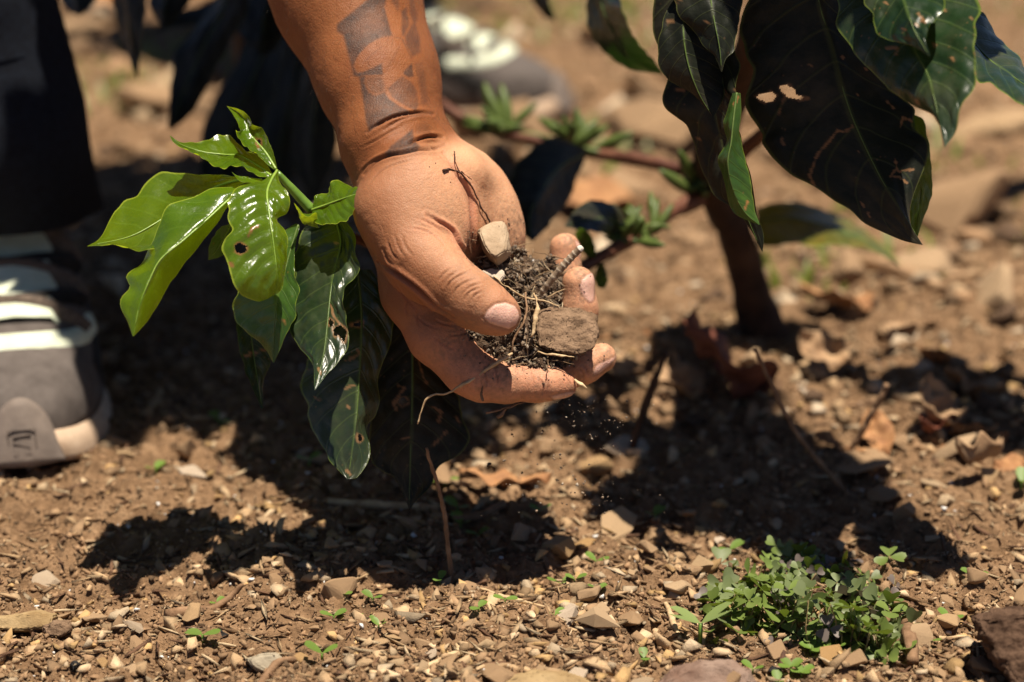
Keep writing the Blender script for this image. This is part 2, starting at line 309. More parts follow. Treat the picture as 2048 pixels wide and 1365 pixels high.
# stones one can pick apart
taken = []
def put_stone(px, py, size, me=None, flat=1.0, rz=None):
    g = ground_at(px, py); rz = random.uniform(0, 6.28) if rz is None else rz
    o = obj('stone', me or random.choice(stone_me), M['stone'], ground, (g[0], g[1], gh(g[0], g[1]) + size * .16), (random.gauss(0, .28), random.gauss(0, .28), rz), (size, size, size * flat)); taken.append((g[0], g[1], size)); return o
for px, py, s in [(1330, 285, .085), (1285, 195, .05), (1970, 262, .055), (1900, 440, .09), (1250, 400, .04), (590, 240, .05), (330, 225, .06), (128, 80, .045), (1720, 935, .035), (1265, 900, .022), (1850, 560, .04), (1560, 140, .05), (1700, 560, .035), (1130, 345, .05), (1660, 300, .04), (1990, 610, .035), (1180, 930, .02), (1760, 1000, .018), (1900, 920, .03), (990, 290, .06)]: put_stone(px, py, s)
n = 0
while n < 270:
    py = 1390 - 640 * random.random() ** 1.5; px = random.uniform(-30, 2080)
    s = random.choice((.005, .0055, .006, .0065, .007, .0085, .011, .016)) * random.uniform(.85, 1.15)
    g = ground_at(px, py)
    if any((g[0] - a) ** 2 + (g[1] - b) ** 2 < (.55 * (s + c)) ** 2 for a, b, c in taken): continue
    if vnoise(np.array([[g[0] * 9, g[1] * 9, 0.]]), 33)[0] < -.3 and random.random() < .7: continue
    put_stone(px, py, s); n += 1
# ------------------------------------------------------------------ the person: arm and hand
def seg_dist(px, py, poly, closed=False):
    d = np.full(px.shape, 1e9); P = list(poly) + ([poly[0]] if closed else [])
    for (ax, ay), (bx, by) in zip(P[:-1], P[1:]):
        ex, ey = bx - ax, by - ay; t = np.clip(((px - ax) * ex + (py - ay) * ey) / (ex * ex + ey * ey + 1e-9), 0, 1); d = np.minimum(d, np.hypot(px - ax - t * ex, py - ay - t * ey))
    return d
def poly_sd(px, py, poly):
    ins = np.zeros(px.shape, bool); n = len(poly)
    for i in range(n):
        (ax, ay), (bx, by) = poly[i], poly[(i + 1) % n]; c = ((ay > py) != (by > py)) & (px < (bx - ax) * (py - ay) / (by - ay + 1e-12) + ax); ins ^= c
    return np.where(ins, -1, 1) * seg_dist(px, py, poly, True)
class Grid:
    def __init__(s, lo, hi, h):
        s.lo = np.array(lo, float); s.h = h; s.n = np.ceil((np.array(hi) - s.lo) / h).astype(int) + 1
        s.ax = [s.lo[i] + h * np.arange(s.n[i]) for i in range(3)]
    def new(s): return np.full(s.n, 6.0, np.float32)
    def sub(s, lo, hi):
        a = np.clip(np.floor((np.array(lo) - s.lo) / s.h).astype(int), 0, s.n - 1); b = np.clip(np.ceil((np.array(hi) - s.lo) / s.h).astype(int) + 1, 1, s.n)
        sl = tuple(slice(int(a[i]), int(max(b[i], a[i] + 1))) for i in range(3)); X, Y, Z = np.meshgrid(*[s.ax[i][sl[i]] for i in range(3)], indexing='ij'); return sl, X, Y, Z
def smin(a, b, k):
    h = np.maximum(k - np.abs(a - b), 0) / k; return np.minimum(a, b) - h * h * k * .25
def cone(g, A, a, b, ra, rb, k, pad=1.5):
    a, b = np.asarray(a), np.asarray(b); m = max(ra, rb) + pad; sl, X, Y, Z = g.sub(np.minimum(a, b) - m, np.maximum(a, b) + m)
    e = b - a; t = np.clip(((X - a[0]) * e[0] + (Y - a[1]) * e[1] + (Z - a[2]) * e[2]) / (e @ e), 0, 1)
    d = np.sqrt((X - a[0] - t * e[0]) ** 2 + (Y - a[1] - t * e[1]) ** 2 + (Z - a[2] - t * e[2]) ** 2) - (ra + (rb - ra) * t)
    A[sl] = smin(A[sl], d, k)
def ell(g, A, c, axes, radii, k, pad=1.5, sub=False):
    c = np.asarray(c); m = max(radii) + pad; sl, X, Y, Z = g.sub(c - m, c + m); D = [X - c[0], Y - c[1], Z - c[2]]
    ax = np.asarray(axes, float); ax[0] /= np.linalg.norm(ax[0]); ax[2] = np.cross(ax[0], ax[1]); ax[2] /= np.linalg.norm(ax[2]); ax[1] = np.cross(ax[2], ax[0])
    q = [(D[0] * ax[i][0] + D[1] * ax[i][1] + D[2] * ax[i][2]) for i in range(3)]
    k0 = np.sqrt(sum((q[i] / radii[i]) ** 2 for i in range(3))); k1 = np.sqrt(sum((q[i] / radii[i] ** 2) ** 2 for i in range(3))) + 1e-9; d = k0 * (k0 - 1) / k1
    if sub: A[sl] = -smin(-A[sl], d, k)
    else: A[sl] = smin(A[sl], d, k)
def surface_nets(Fd, g):
    ins = Fd < 0; nx, ny, nz = Fd.shape; c = np.zeros((nx - 1, ny - 1, nz - 1), np.int8)
    for a in (0, 1):
        for b in (0, 1):
            for d in (0, 1): c += ins[a:nx - 1 + a, b:ny - 1 + b, d:nz - 1 + d]
    cells = np.argwhere((c > 0) & (c < 8)); idx = np.full(c.shape, -1, np.int32); idx[tuple(cells.T)] = np.arange(len(cells)); acc = np.zeros((len(cells), 3)); cnt = np.zeros(len(cells))
    for ax in range(3):
        for u in (0, 1):
            for w in (0, 1):
                o0 = np.zeros(3, int); o1 = [i for i in range(3) if i != ax]; o0[o1[0]] = u; o0[o1[1]] = w; e = o0.copy(); e[ax] = 1
                p, q = cells + o0, cells + e; fp, fq = Fd[tuple(p.T)], Fd[tuple(q.T)]; m = (fp < 0) != (fq < 0); t = fp[m] / (fp[m] - fq[m]); pos = p[m].astype(float); pos[:, ax] += t; acc[m] += pos; cnt[m] += 1
    V = g.lo + g.h * acc / cnt[:, None]; quads = []
    for ax in range(3):
        s0 = [slice(None)] * 3; s1 = [slice(None)] * 3; s0[ax] = slice(0, -1); s1[ax] = slice(1, None); a, b = ins[tuple(s0)], ins[tuple(s1)]; E = np.argwhere(a != b); o = [(ax + 1) % 3, (ax + 2) % 3]
        E = E[(E[:, o[0]] > 0) & (E[:, o[1]] > 0) & (E[:, o[0]] < Fd.shape[o[0]] - 1) & (E[:, o[1]] < Fd.shape[o[1]] - 1)]; fl = a[tuple(E.T)]; q = []
        for du, dv in ((-1, -1), (0, -1), (0, 0), (-1, 0)):
            C = E.copy(); C[:, o[0]] += du; C[:, o[1]] += dv; q.append(idx[tuple(C.T)])
        q = np.stack(q, -1); q[~fl] = q[~fl][:, ::-1]; quads.append(q)
    return V, np.vstack(quads)
def smooth_np(V, Fc, it=2, lam=.5):
    e = np.vstack([Fc[:, [0, 1]], Fc[:, [1, 2]], Fc[:, [2, 3]], Fc[:, [3, 0]]]); e = np.vstack([e, e[:, ::-1]]); n = len(V); dg = np.bincount(e[:, 0], minlength=n)
    for _ in range(it):
        A = np.stack([np.bincount(e[:, 0], V[e[:, 1], k], n) for k in range(3)], -1) / dg[:, None]; V = V + lam * (A - V)
    return V
def vnormals(V, Fc):
    N = np.cross(V[Fc[:, 2]] - V[Fc[:, 0]], V[Fc[:, 3]] - V[Fc[:, 1]]); n = len(V); R = np.stack([sum(np.bincount(Fc[:, j], N[:, k], n) for j in range(4)) for k in range(3)], -1); return R / (np.linalg.norm(R, axis=1)[:, None] + 1e-12)
def J(x, y, dz, r): q = Q(x, y, dz); return q, r * q[2] / F_PX        # joint: pixel, depth offset, radius in pixels
def chain(g, A, joints, k):
    js = [J(*j) for j in joints]
    for (a, ra), (b, rb) in zip(js[:-1], js[1:]): cone(g, A, a, b, ra, rb, k)
HG = Grid((-13.2, -24.2, BASE - 5.2), (6.1, 3.9, BASE + 13.5), .078)
palm = HG.new()
# forearm: two bones side by side, ulna further from the camera
chain(HG, palm, [(555, -330, 10.5, 158), (612, -180, 8.6, 150), (688, 0, 6.0, 134), (745, 160, 3.9, 107), (775, 265, 2.4, 92)], .9)
chain(HG, palm, [(575, -330, 13.0, 150), (630, -180, 11.0, 140), (705, 0, 8.2, 120), (765, 150, 6.2, 98), (802, 268, 4.6, 84)], 1.6)
# palm: metacarpals, thenar and hypothenar pads
chain(HG, palm, [(775, 300, 2.2, 84), (790, 430, 1.2, 66), (826, 585, .9, 58)], 1.2)
chain(HG, palm, [(800, 300, 3.2, 76), (828, 430, 2.9, 62), (872, 602, 2.7, 57)], 1.2)
chain(HG, palm, [(825, 300, 4.6, 70), (868, 430, 4.7, 58), (925, 602, 4.7, 55)], 1.2)
chain(HG, palm, [(845, 310, 5.6, 66), (915, 430, 6.3, 58), (982, 575, 6.5, 52)], 1.2)
ell(HG, palm, Q(842, 412, -.1), [(.42, 1, -.10), (1, -.42, .2), (0, 0, 1)], (3.35, 2.15, 2.1), 1.0)
ell(HG, palm, Q(958, 425, 5.0), [(.42, 1, .12), (1, -.3, .1), (0, 0, 1)], (3.6, 2.1, 2.0), 1.2)
ell(HG, palm, Q(912, 338, 2.8), [(1, .45, .3), (-.4, 1, 0), (0, 0, 1)], (1.7, 1.2, 1.7), 1.2)
ell(HG, palm, Q(905, 430, 2.6), [(.42, 1, .1), (1, -.3, .1), (0, 0, 1)], (2.8, 1.5, 1.6), 1.4)
hand = palm.copy()
def digit(joints, k=.35, kp=.7):
    global hand
    A = HG.new(); chain(HG, A, joints, k); return A
thumb = digit([(782, 420, -.6, 76), (838, 520, -1.6, 69), (866, 545, -1.9, 64), (905, 572, -2.3, 55), (948, 603, -2.6, 53), (985, 623, -2.7, 45), (1004, 632, -2.7, 37)], .5)
ell(HG, thumb, Q(938, 592, -3.0), [(.84, .53, 0), (-.53, .84, 0), (0, 0, 1)], (.75, 1.12, .8), .4)
index = digit([(826, 585, .9, 60), (872, 670, .5, 57), (935, 742, .2, 48), (965, 758, .1, 45), (1010, 766, .0, 39), (1072, 767, .0, 36), (1105, 767, .1, 31), (1130, 771, .2, 24)], .4)
middle = digit([(872, 605, 2.8, 58), (915, 686, 2.9, 53), (985, 742, 2.9, 45), (1060, 756, 2.7, 39), (1120, 748, 2.5, 36), (1165, 734, 2.4, 34), (1204, 716, 2.4, 29)], .4)
ring = digit([(925, 605, 4.7, 56), (970, 685, 4.7, 52), (1050, 740, 4.4, 45), (1115, 718, 4.3, 39), (1149, 670, 4.1, 37), (1159, 618, 3.6, 36), (1157, 566, 3.3, 32)], .4)
pinky = digit([(982, 580, 6.5, 50), (1020, 640, 6.5, 44), (1075, 668, 6.3, 38), (1112, 640, 6.0, 35), (1124, 590, 6.2, 32), (1130, 545, 6.1, 32), (1130, 497, 6.0, 31)], .4)
for A, kp in ((thumb, .9), (index, .8), (middle, .8), (ring, .8), (pinky, .8)): hand = np.minimum(hand, smin(palm, A, kp))
hv, hq = surface_nets(hand, HG); del hand, thumb, index, middle, ring, pinky, palm
def largest(V, Fc):
    lab = np.arange(len(V))
    while True:
        m = lab[Fc].min(1); new = lab.copy()
        for j in range(4): np.minimum.at(new, Fc[:, j], m)
        new = new[new]
        if (new == lab).all(): break
        lab = new
    keep = lab == np.bincount(lab).argmax(); ix = np.cumsum(keep) - 1; return V[keep], ix[Fc[keep[Fc[:, 0]]]]
hv, hq = largest(hv, hq); hv = smooth_np(hv, hq, 3, .5)
px = 1024 + F_PX * hv[:, 0] / hv[:, 2]; py = 682.5 + F_PX * hv[:, 1] / hv[:, 2]; hz = hv[:, 2] - BASE
hn = vnormals(hv, hq)
if (hn * (hv - hv.mean(0))).sum(1).mean() < 0: hq = hq[:, ::-1]; hn = -hn
facing = -(hn * hv).sum(1) / np.linalg.norm(hv, axis=1); fm = sstep(-.05, .25, facing)
def Z1(pts): return [(680 + x / 2.275, 250 + y / 2.275) for x, y in pts]     # first close-up -> photo pixels
def Z2(pts): return [(500 + x / 3.412, y / 3.412) for x, y in pts]
disp = np.zeros(len(hv)); red = np.zeros(len(hv)); dark = np.zeros(len(hv))
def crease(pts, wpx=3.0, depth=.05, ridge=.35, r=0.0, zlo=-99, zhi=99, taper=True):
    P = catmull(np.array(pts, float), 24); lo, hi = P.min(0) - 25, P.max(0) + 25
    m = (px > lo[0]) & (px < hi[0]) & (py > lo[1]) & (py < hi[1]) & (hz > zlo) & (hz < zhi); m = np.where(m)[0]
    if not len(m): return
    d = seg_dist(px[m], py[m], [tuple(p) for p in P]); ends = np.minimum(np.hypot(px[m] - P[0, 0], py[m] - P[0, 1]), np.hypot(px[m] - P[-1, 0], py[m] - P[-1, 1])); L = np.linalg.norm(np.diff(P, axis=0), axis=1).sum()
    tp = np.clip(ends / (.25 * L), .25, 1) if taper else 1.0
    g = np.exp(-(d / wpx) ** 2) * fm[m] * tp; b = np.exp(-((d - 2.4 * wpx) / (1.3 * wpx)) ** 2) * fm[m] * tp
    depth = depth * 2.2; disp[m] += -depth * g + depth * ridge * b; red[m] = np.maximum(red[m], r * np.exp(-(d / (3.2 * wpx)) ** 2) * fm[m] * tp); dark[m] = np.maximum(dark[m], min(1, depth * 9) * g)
TH = dict(zhi=1.2)
# wrist and forearm creases
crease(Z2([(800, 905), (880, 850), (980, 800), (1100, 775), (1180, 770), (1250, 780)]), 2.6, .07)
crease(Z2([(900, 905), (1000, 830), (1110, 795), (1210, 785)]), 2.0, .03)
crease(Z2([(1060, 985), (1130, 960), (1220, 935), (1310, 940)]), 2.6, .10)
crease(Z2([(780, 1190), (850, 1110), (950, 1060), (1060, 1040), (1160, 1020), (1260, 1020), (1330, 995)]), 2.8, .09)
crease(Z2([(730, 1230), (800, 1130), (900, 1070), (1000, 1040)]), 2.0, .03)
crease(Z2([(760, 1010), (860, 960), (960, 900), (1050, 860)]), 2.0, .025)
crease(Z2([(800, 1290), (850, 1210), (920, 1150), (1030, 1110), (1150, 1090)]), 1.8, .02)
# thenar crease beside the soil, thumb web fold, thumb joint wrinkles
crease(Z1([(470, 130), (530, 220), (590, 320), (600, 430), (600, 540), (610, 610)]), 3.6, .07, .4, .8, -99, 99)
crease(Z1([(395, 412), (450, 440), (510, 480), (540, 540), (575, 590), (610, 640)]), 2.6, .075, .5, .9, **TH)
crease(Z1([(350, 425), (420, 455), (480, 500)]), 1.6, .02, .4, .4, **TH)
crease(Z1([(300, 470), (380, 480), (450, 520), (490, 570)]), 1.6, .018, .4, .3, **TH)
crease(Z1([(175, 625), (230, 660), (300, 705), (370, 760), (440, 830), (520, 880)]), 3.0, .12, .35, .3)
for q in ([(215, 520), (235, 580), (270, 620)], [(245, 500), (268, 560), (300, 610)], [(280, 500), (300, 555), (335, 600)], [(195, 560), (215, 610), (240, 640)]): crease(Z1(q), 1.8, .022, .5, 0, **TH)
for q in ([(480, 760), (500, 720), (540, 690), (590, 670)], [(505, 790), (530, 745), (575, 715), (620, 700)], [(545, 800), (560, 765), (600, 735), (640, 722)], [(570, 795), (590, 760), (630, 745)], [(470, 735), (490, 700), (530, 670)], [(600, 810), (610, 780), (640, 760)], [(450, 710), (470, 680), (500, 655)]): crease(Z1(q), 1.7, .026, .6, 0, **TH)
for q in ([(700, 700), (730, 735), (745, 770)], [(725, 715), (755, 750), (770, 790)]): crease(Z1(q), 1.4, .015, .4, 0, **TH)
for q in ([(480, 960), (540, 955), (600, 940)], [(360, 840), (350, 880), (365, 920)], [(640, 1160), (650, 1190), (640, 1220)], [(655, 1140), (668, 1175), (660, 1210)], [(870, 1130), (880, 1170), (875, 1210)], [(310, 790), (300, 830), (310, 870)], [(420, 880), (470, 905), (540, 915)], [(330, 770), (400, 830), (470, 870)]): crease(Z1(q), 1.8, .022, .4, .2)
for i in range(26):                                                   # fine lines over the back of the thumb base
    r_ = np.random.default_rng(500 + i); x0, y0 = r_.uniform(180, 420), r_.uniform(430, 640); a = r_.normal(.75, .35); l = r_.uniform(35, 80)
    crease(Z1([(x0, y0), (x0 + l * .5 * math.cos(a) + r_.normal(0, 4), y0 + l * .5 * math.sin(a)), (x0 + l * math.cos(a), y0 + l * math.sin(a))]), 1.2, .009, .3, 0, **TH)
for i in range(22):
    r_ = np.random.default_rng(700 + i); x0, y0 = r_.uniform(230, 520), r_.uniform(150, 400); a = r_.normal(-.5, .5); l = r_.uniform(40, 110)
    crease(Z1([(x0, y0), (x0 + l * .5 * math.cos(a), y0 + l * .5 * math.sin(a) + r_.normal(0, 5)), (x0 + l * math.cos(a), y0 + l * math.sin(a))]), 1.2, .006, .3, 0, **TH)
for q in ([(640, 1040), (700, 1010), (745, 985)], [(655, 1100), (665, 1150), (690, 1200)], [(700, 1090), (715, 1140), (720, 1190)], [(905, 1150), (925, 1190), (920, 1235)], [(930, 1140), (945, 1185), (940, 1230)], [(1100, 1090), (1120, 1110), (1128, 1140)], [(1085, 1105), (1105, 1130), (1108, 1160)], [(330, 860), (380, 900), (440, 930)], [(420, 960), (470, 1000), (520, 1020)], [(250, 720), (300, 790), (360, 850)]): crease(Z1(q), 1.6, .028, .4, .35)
# nails
nail = np.zeros(len(hv)); gloss = np.zeros(len(hv)); cut = np.zeros(len(hv))
NAILS = [(Z1([(652, 880), (668, 845), (705, 815), (755, 806), (800, 822), (818, 850), (822, 880), (806, 915), (770, 935), (720, 922), (675, 905)]), -5, -1.0),
         (Z1([(1098, 705), (1125, 680), (1155, 668), (1164, 720), (1158, 800), (1135, 812), (1105, 780), (1088, 740)]), 2, 5),
         (Z1([(1150, 1125), (1165, 1095), (1205, 1075), (1250, 1055), (1262, 1040), (1256, 1062), (1225, 1100), (1185, 1130), (1155, 1142)]), .8, 4),
         (Z1([(955, 1235), (1000, 1222), (1050, 1214), (1074, 1212), (1062, 1232), (1020, 1250), (970, 1254)]), -2, 2),
         (Z1([(1068, 520), (1095, 540), (1112, 575), (1122, 620), (1100, 620), (1080, 580)]), 4, 8)]
for poly, z0, z1 in NAILS:
    m = (hz > z0) & (hz < z1) & (facing > -.1); s = poly_sd(px, py, poly); s = np.where(m, s, 99); inside = sstep(1.0, -2.5, s)
    nail = np.maximum(nail, inside); disp += -(.055 if z0 < -4 else .022) * np.exp(-(s / 2.6) ** 2) * fm + .014 * inside; cut = np.maximum(cut, np.exp(-(s / 2.2) ** 2))
# broad unevenness of flesh
cm = hv; disp += .025 * fbm(cm * .9, 2, 61) + .008 * vnoise(cm * 4.0, 62) * (1 - nail)
hv = hv + hn * disp[:, None]
# colour of the skin
wr = np.array(Z2([(560, 1340), (700, 1260), (780, 1190), (850, 1110), (950, 1060), (1160, 1025), (1330, 995), (1500, 900)])); side = np.interp(px, wr[:, 0], wr[:, 1])
fore = sstep(34, -30, py - side)
dors_shade = np.clip(sstep(950, 750, px - .18 * (py - 400)) * .95 + sstep(-.4, -2.4, hz) * sstep(500, 580, py) * .6, 0, 1)  # tanned back of the hand, plus shade on its left side painted in
palmc = np.array([.56, .295, .165]); browns = np.array([.23, .078, .024]); back_shade = np.array([.235, .086, .033])
c = palmc * np.ones((len(hv), 3)); nzl = .5 + .5 * fbm(cm * 1.1, 3, 71)
c = c * (1 - dors_shade[:, None] * .9) + back_shade * dors_shade[:, None] * .9
c = c * (1 - fore[:, None]) + browns * fore[:, None]
idx_ = sstep(640, 700, py - .25 * (px - 900)) * .55; c = c * (1 - idx_[:, None]) + np.array([.50, .215, .12]) * idx_[:, None]
tipr = np.zeros(len(hv))
for x, y, r_ in ((1120, 775, 60), (1200, 720, 60), (1155, 580, 70), (1135, 500, 50), (1000, 640, 45), (940, 750, 60)): tipr = np.maximum(tipr, np.exp(-((px - x) ** 2 + (py - y) ** 2) / r_ ** 2))
c = c * (1 - .35 * tipr[:, None]) + np.array([.62, .27, .16]) * .35 * tipr[:, None]
c = c * (1 - .6 * red[:, None]) + np.array([.60, .20, .12]) * .6 * red[:, None]
dirt = np.zeros(len(hv))                                                # soil dust on fingers, palm and under nails
for x, y, r_, a in ((1135, 475, 30, .8), (1165, 540, 32, .8), (1135, 620, 45, .55), (1220, 690, 32, .7), (1150, 770, 30, .6), (1040, 640, 16, .5), (960, 500, 50, .7), (1040, 450, 60, .6), (1000, 735, 70, .7), (920, 690, 60, .65), (880, 420, 60, .3), (950, 640, 40, .4), (1190, 720, 45, .5), (1080, 770, 50, .5), (1155, 590, 40, .6), (1100, 740, 60, .4), (880, 640, 50, .35)): dirt = np.maximum(dirt, a * np.exp(-((px - x) ** 2 + (py - y) ** 2) / r_ ** 2))
dirt = np.clip(dirt * (.55 + .9 * fbm(cm * 7, 3, 81)), 0, 1)
spk = np.maximum(0, vnoise(cm * 22, 83) - .62) * 2.2 * sstep(700, 900, px) * sstep(250, 420, py); dirt = np.clip(dirt + spk * .7, 0, .9)
c = c * (1 - dirt[:, None]) + np.array([.20, .12, .075]) * dirt[:, None]
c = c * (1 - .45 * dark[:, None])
nc = np.array([.70, .42, .33]); c = c * (1 - nail[:, None]) + (nc * (.94 + .1 * vnoise(cm * np.array([6, 1.5, 3]), 85))[:, None]) * nail[:, None]
c = c * (1 - .55 * np.clip(cut, 0, 1)[:, None]) + np.array([.22, .11, .07]) * .55 * np.clip(cut, 0, 1)[:, None]
# tattoo
ink = np.zeros(len(hv))
def tat(pts, dens, soft=3.0):
    global ink
    s = poly_sd(px, py, Z2(pts)); ink = np.maximum(ink, dens * sstep(soft, -soft * 1.6, s) * (facing > -.25))
def clear(pts, keep, soft=2.2):
    global ink
    s = poly_sd(px, py, Z2(pts)); ink = ink * (1 - (1 - keep) * sstep(soft, -soft, s))
def Z5(p): return [(620 + x / 4.55, y / 4.55) for x, y in p]
_Z2 = Z2; Z2 = Z5
tat([(240, 220), (330, 150), (480, 30), (520, -10), (600, -180), (760, -180), (700, -60), (690, 60), (720, 180), (755, 330), (660, 345), (600, 370), (530, 430), (440, 520), (400, 600), (420, 660), (390, 690), (370, 600), (330, 440), (300, 330), (240, 290)], .90, 3.0)
s_ = poly_sd(px, py, Z5([(430, 200), (520, 110), (650, 80), (690, 220), (600, 290), (480, 300)])); ink = ink * (1 - .28 * sstep(14, -10, s_))
tat([(390, 600), (430, 660), (480, 655), (560, 620), (655, 575), (670, 685), (500, 692), (440, 705), (390, 690)], .92, 2.0)
tat([(440, 700), (510, 690), (500, 760), (540, 840), (600, 870), (680, 835), (720, 900), (830, 970), (930, 1030), (820, 1050), (700, 1080), (600, 1150), (540, 1200), (510, 1130), (490, 1000), (470, 850)], .92, 2.4)
tat([(505, 700), (650, 690), (690, 780), (690, 840), (600, 870), (540, 835), (500, 770)], .55, 4.0)
tat([(700, 810), (800, 720), (850, 680), (930, 740), (985, 820), (995, 950), (960, 1025), (850, 960), (740, 890)], .62, 2.0)
tat([(845, 645), (930, 570), (945, 700), (900, 710), (855, 680)], .85, 1.8)
tat([(860, 330), (950, 180), (1000, 330), (1012, 480), (930, 520), (870, 420)], .62, 3.0)
tat([(945, 570), (1030, 560), (1062, 760), (1085, 950), (1000, 960), (990, 800)], .40, 4.0)
tat([(830, 100), (880, 60), (905, 230), (860, 330), (835, 330)], .62, 2.5); tat([(930, -100), (985, 180), (950, 260), (905, 120), (890, -60)], .55, 3.0); tat([(730, -100), (800, -100), (820, 60), (800, 110), (740, 20)], .5, 3.0)
tat([(960, 1140), (1060, 1110), (1120, 1230), (960, 1240)], .30, 5.0); tat([(860, 1040), (960, 1040), (1120, 1010), (1130, 1040), (970, 1080)], .35, 4.0)
tat([(938, 1170), (945, 1290), (1000, 1340), (960, 1400), (840, 1400), (700, 1430), (660, 1440), (730, 1330), (820, 1260)], .90, 2.4)
clear([(410, 570), (450, 490), (540, 400), (640, 352), (725, 352), (690, 470), (660, 560), (560, 620), (480, 652), (430, 645)], .04, 1.8)
clear([(662, 640), (668, 580), (690, 510), (740, 430), (800, 380), (845, 440), (855, 500), (935, 530), (850, 640), (780, 720), (720, 780)], .10, 1.8)
for ln, w_, dn in (([(500, 560), (560, 500), (650, 430)], 1.6, .30), ([(700, 640), (750, 540), (810, 430)], 2.4, .22), ([(840, 360), (900, 480), (930, 540)], 1.8, .5), ([(755, 340), (830, 350), (870, 380)], 1.6, .35)):
    d = seg_dist(px, py, Z5(ln)); ink = np.maximum(ink, dn * np.exp(-(d / w_) ** 2) * (facing > -.25))
for ln in ([(690, 800), (740, 895), (850, 970), (960, 1030)], [(850, 690), (930, 745), (985, 830), (995, 930)], [(720, 780), (850, 645), (935, 535)], [(690, 60), (720, 190), (770, 330)]):
    d = seg_dist(px, py, Z5(ln)); ink = ink * (1 - .85 * np.exp(-(d / 2.6) ** 2))
hz_ = np.sin((px * .94 + py * .34) * .75); ink = ink * (1 - .10 * (hz_ > .3) * sstep(60, 160, py))
Z2 = _Z2
ink = ink * (.90 + .17 * fbm(cm * 2.2, 4, 91)); ink = np.clip(ink, 0, 1) * (.9 + .1 * vnoise(cm * 30, 92))
c = c * (1 - ink[:, None]) + np.array([.026, .022, .021]) * ink[:, None]
gloss = nail * .9
M['skin'] = skin_mat()
PB = at(700, 900, 30); person = empty('person', (float(PB[0]), float(PB[1]), 0.0))
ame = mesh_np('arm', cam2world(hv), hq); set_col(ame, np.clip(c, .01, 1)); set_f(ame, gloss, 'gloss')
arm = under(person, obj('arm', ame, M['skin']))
tag(arm, label='tanned right forearm with dark floral tattoo and cupped hand holding soil')
tag(person, 'crouching person in dark jeans and grey trail shoes reaching down a tattooed arm', 'person')
print('hand verts', len(hv), 'px range', px.min(), px.max(), py.min(), py.max())

def surf_dz(x, y, lift=.06):             # depth offset just in front of the skin at a pixel
    q = np.hypot(px - x, py - y) < 4; return float((hv[q, 2] - BASE).min()) - lift if q.any() else 0.0

# fine hair on the forearm
rh = np.random.default_rng(19); ci = rh.choice(np.where((py < 260) & (py > -60) & (fore > .8))[0], 420); Vh, Fh = [], []
M['hair'] = simple('arm_hair', (.03, .018, .010), (.06, .035, .02), 300, .5, .1)
axis_ = Q(785, 300, 3) - Q(690, 0, 6); axis_ /= np.linalg.norm(axis_)
for k_, i in enumerate(ci):
    n0 = hn[i]; tdir = axis_ - n0 * (axis_ @ n0) + rh.normal(0, .45, 3); tdir /= np.linalg.norm(tdir); l = rh.uniform(.35, .9); P_ = np.array([hv[i] + tdir * l * u + n0 * .16 * l * math.sin(u * 2.4) for u in (0, .35, .7, 1)]); v, f = tube_np(cam2world(P_), np.array([.000045, .00004, .00003, .00001]), 3); Vh.append(v); Fh += [tuple(q + 12 * k_ for q in t) for t in f]
hair = obj('arm_hair', mesh_np('arm_hair', np.vstack(Vh), Fh), M['hair']); hair['kind'] = 'stuff'; under(person, hair)
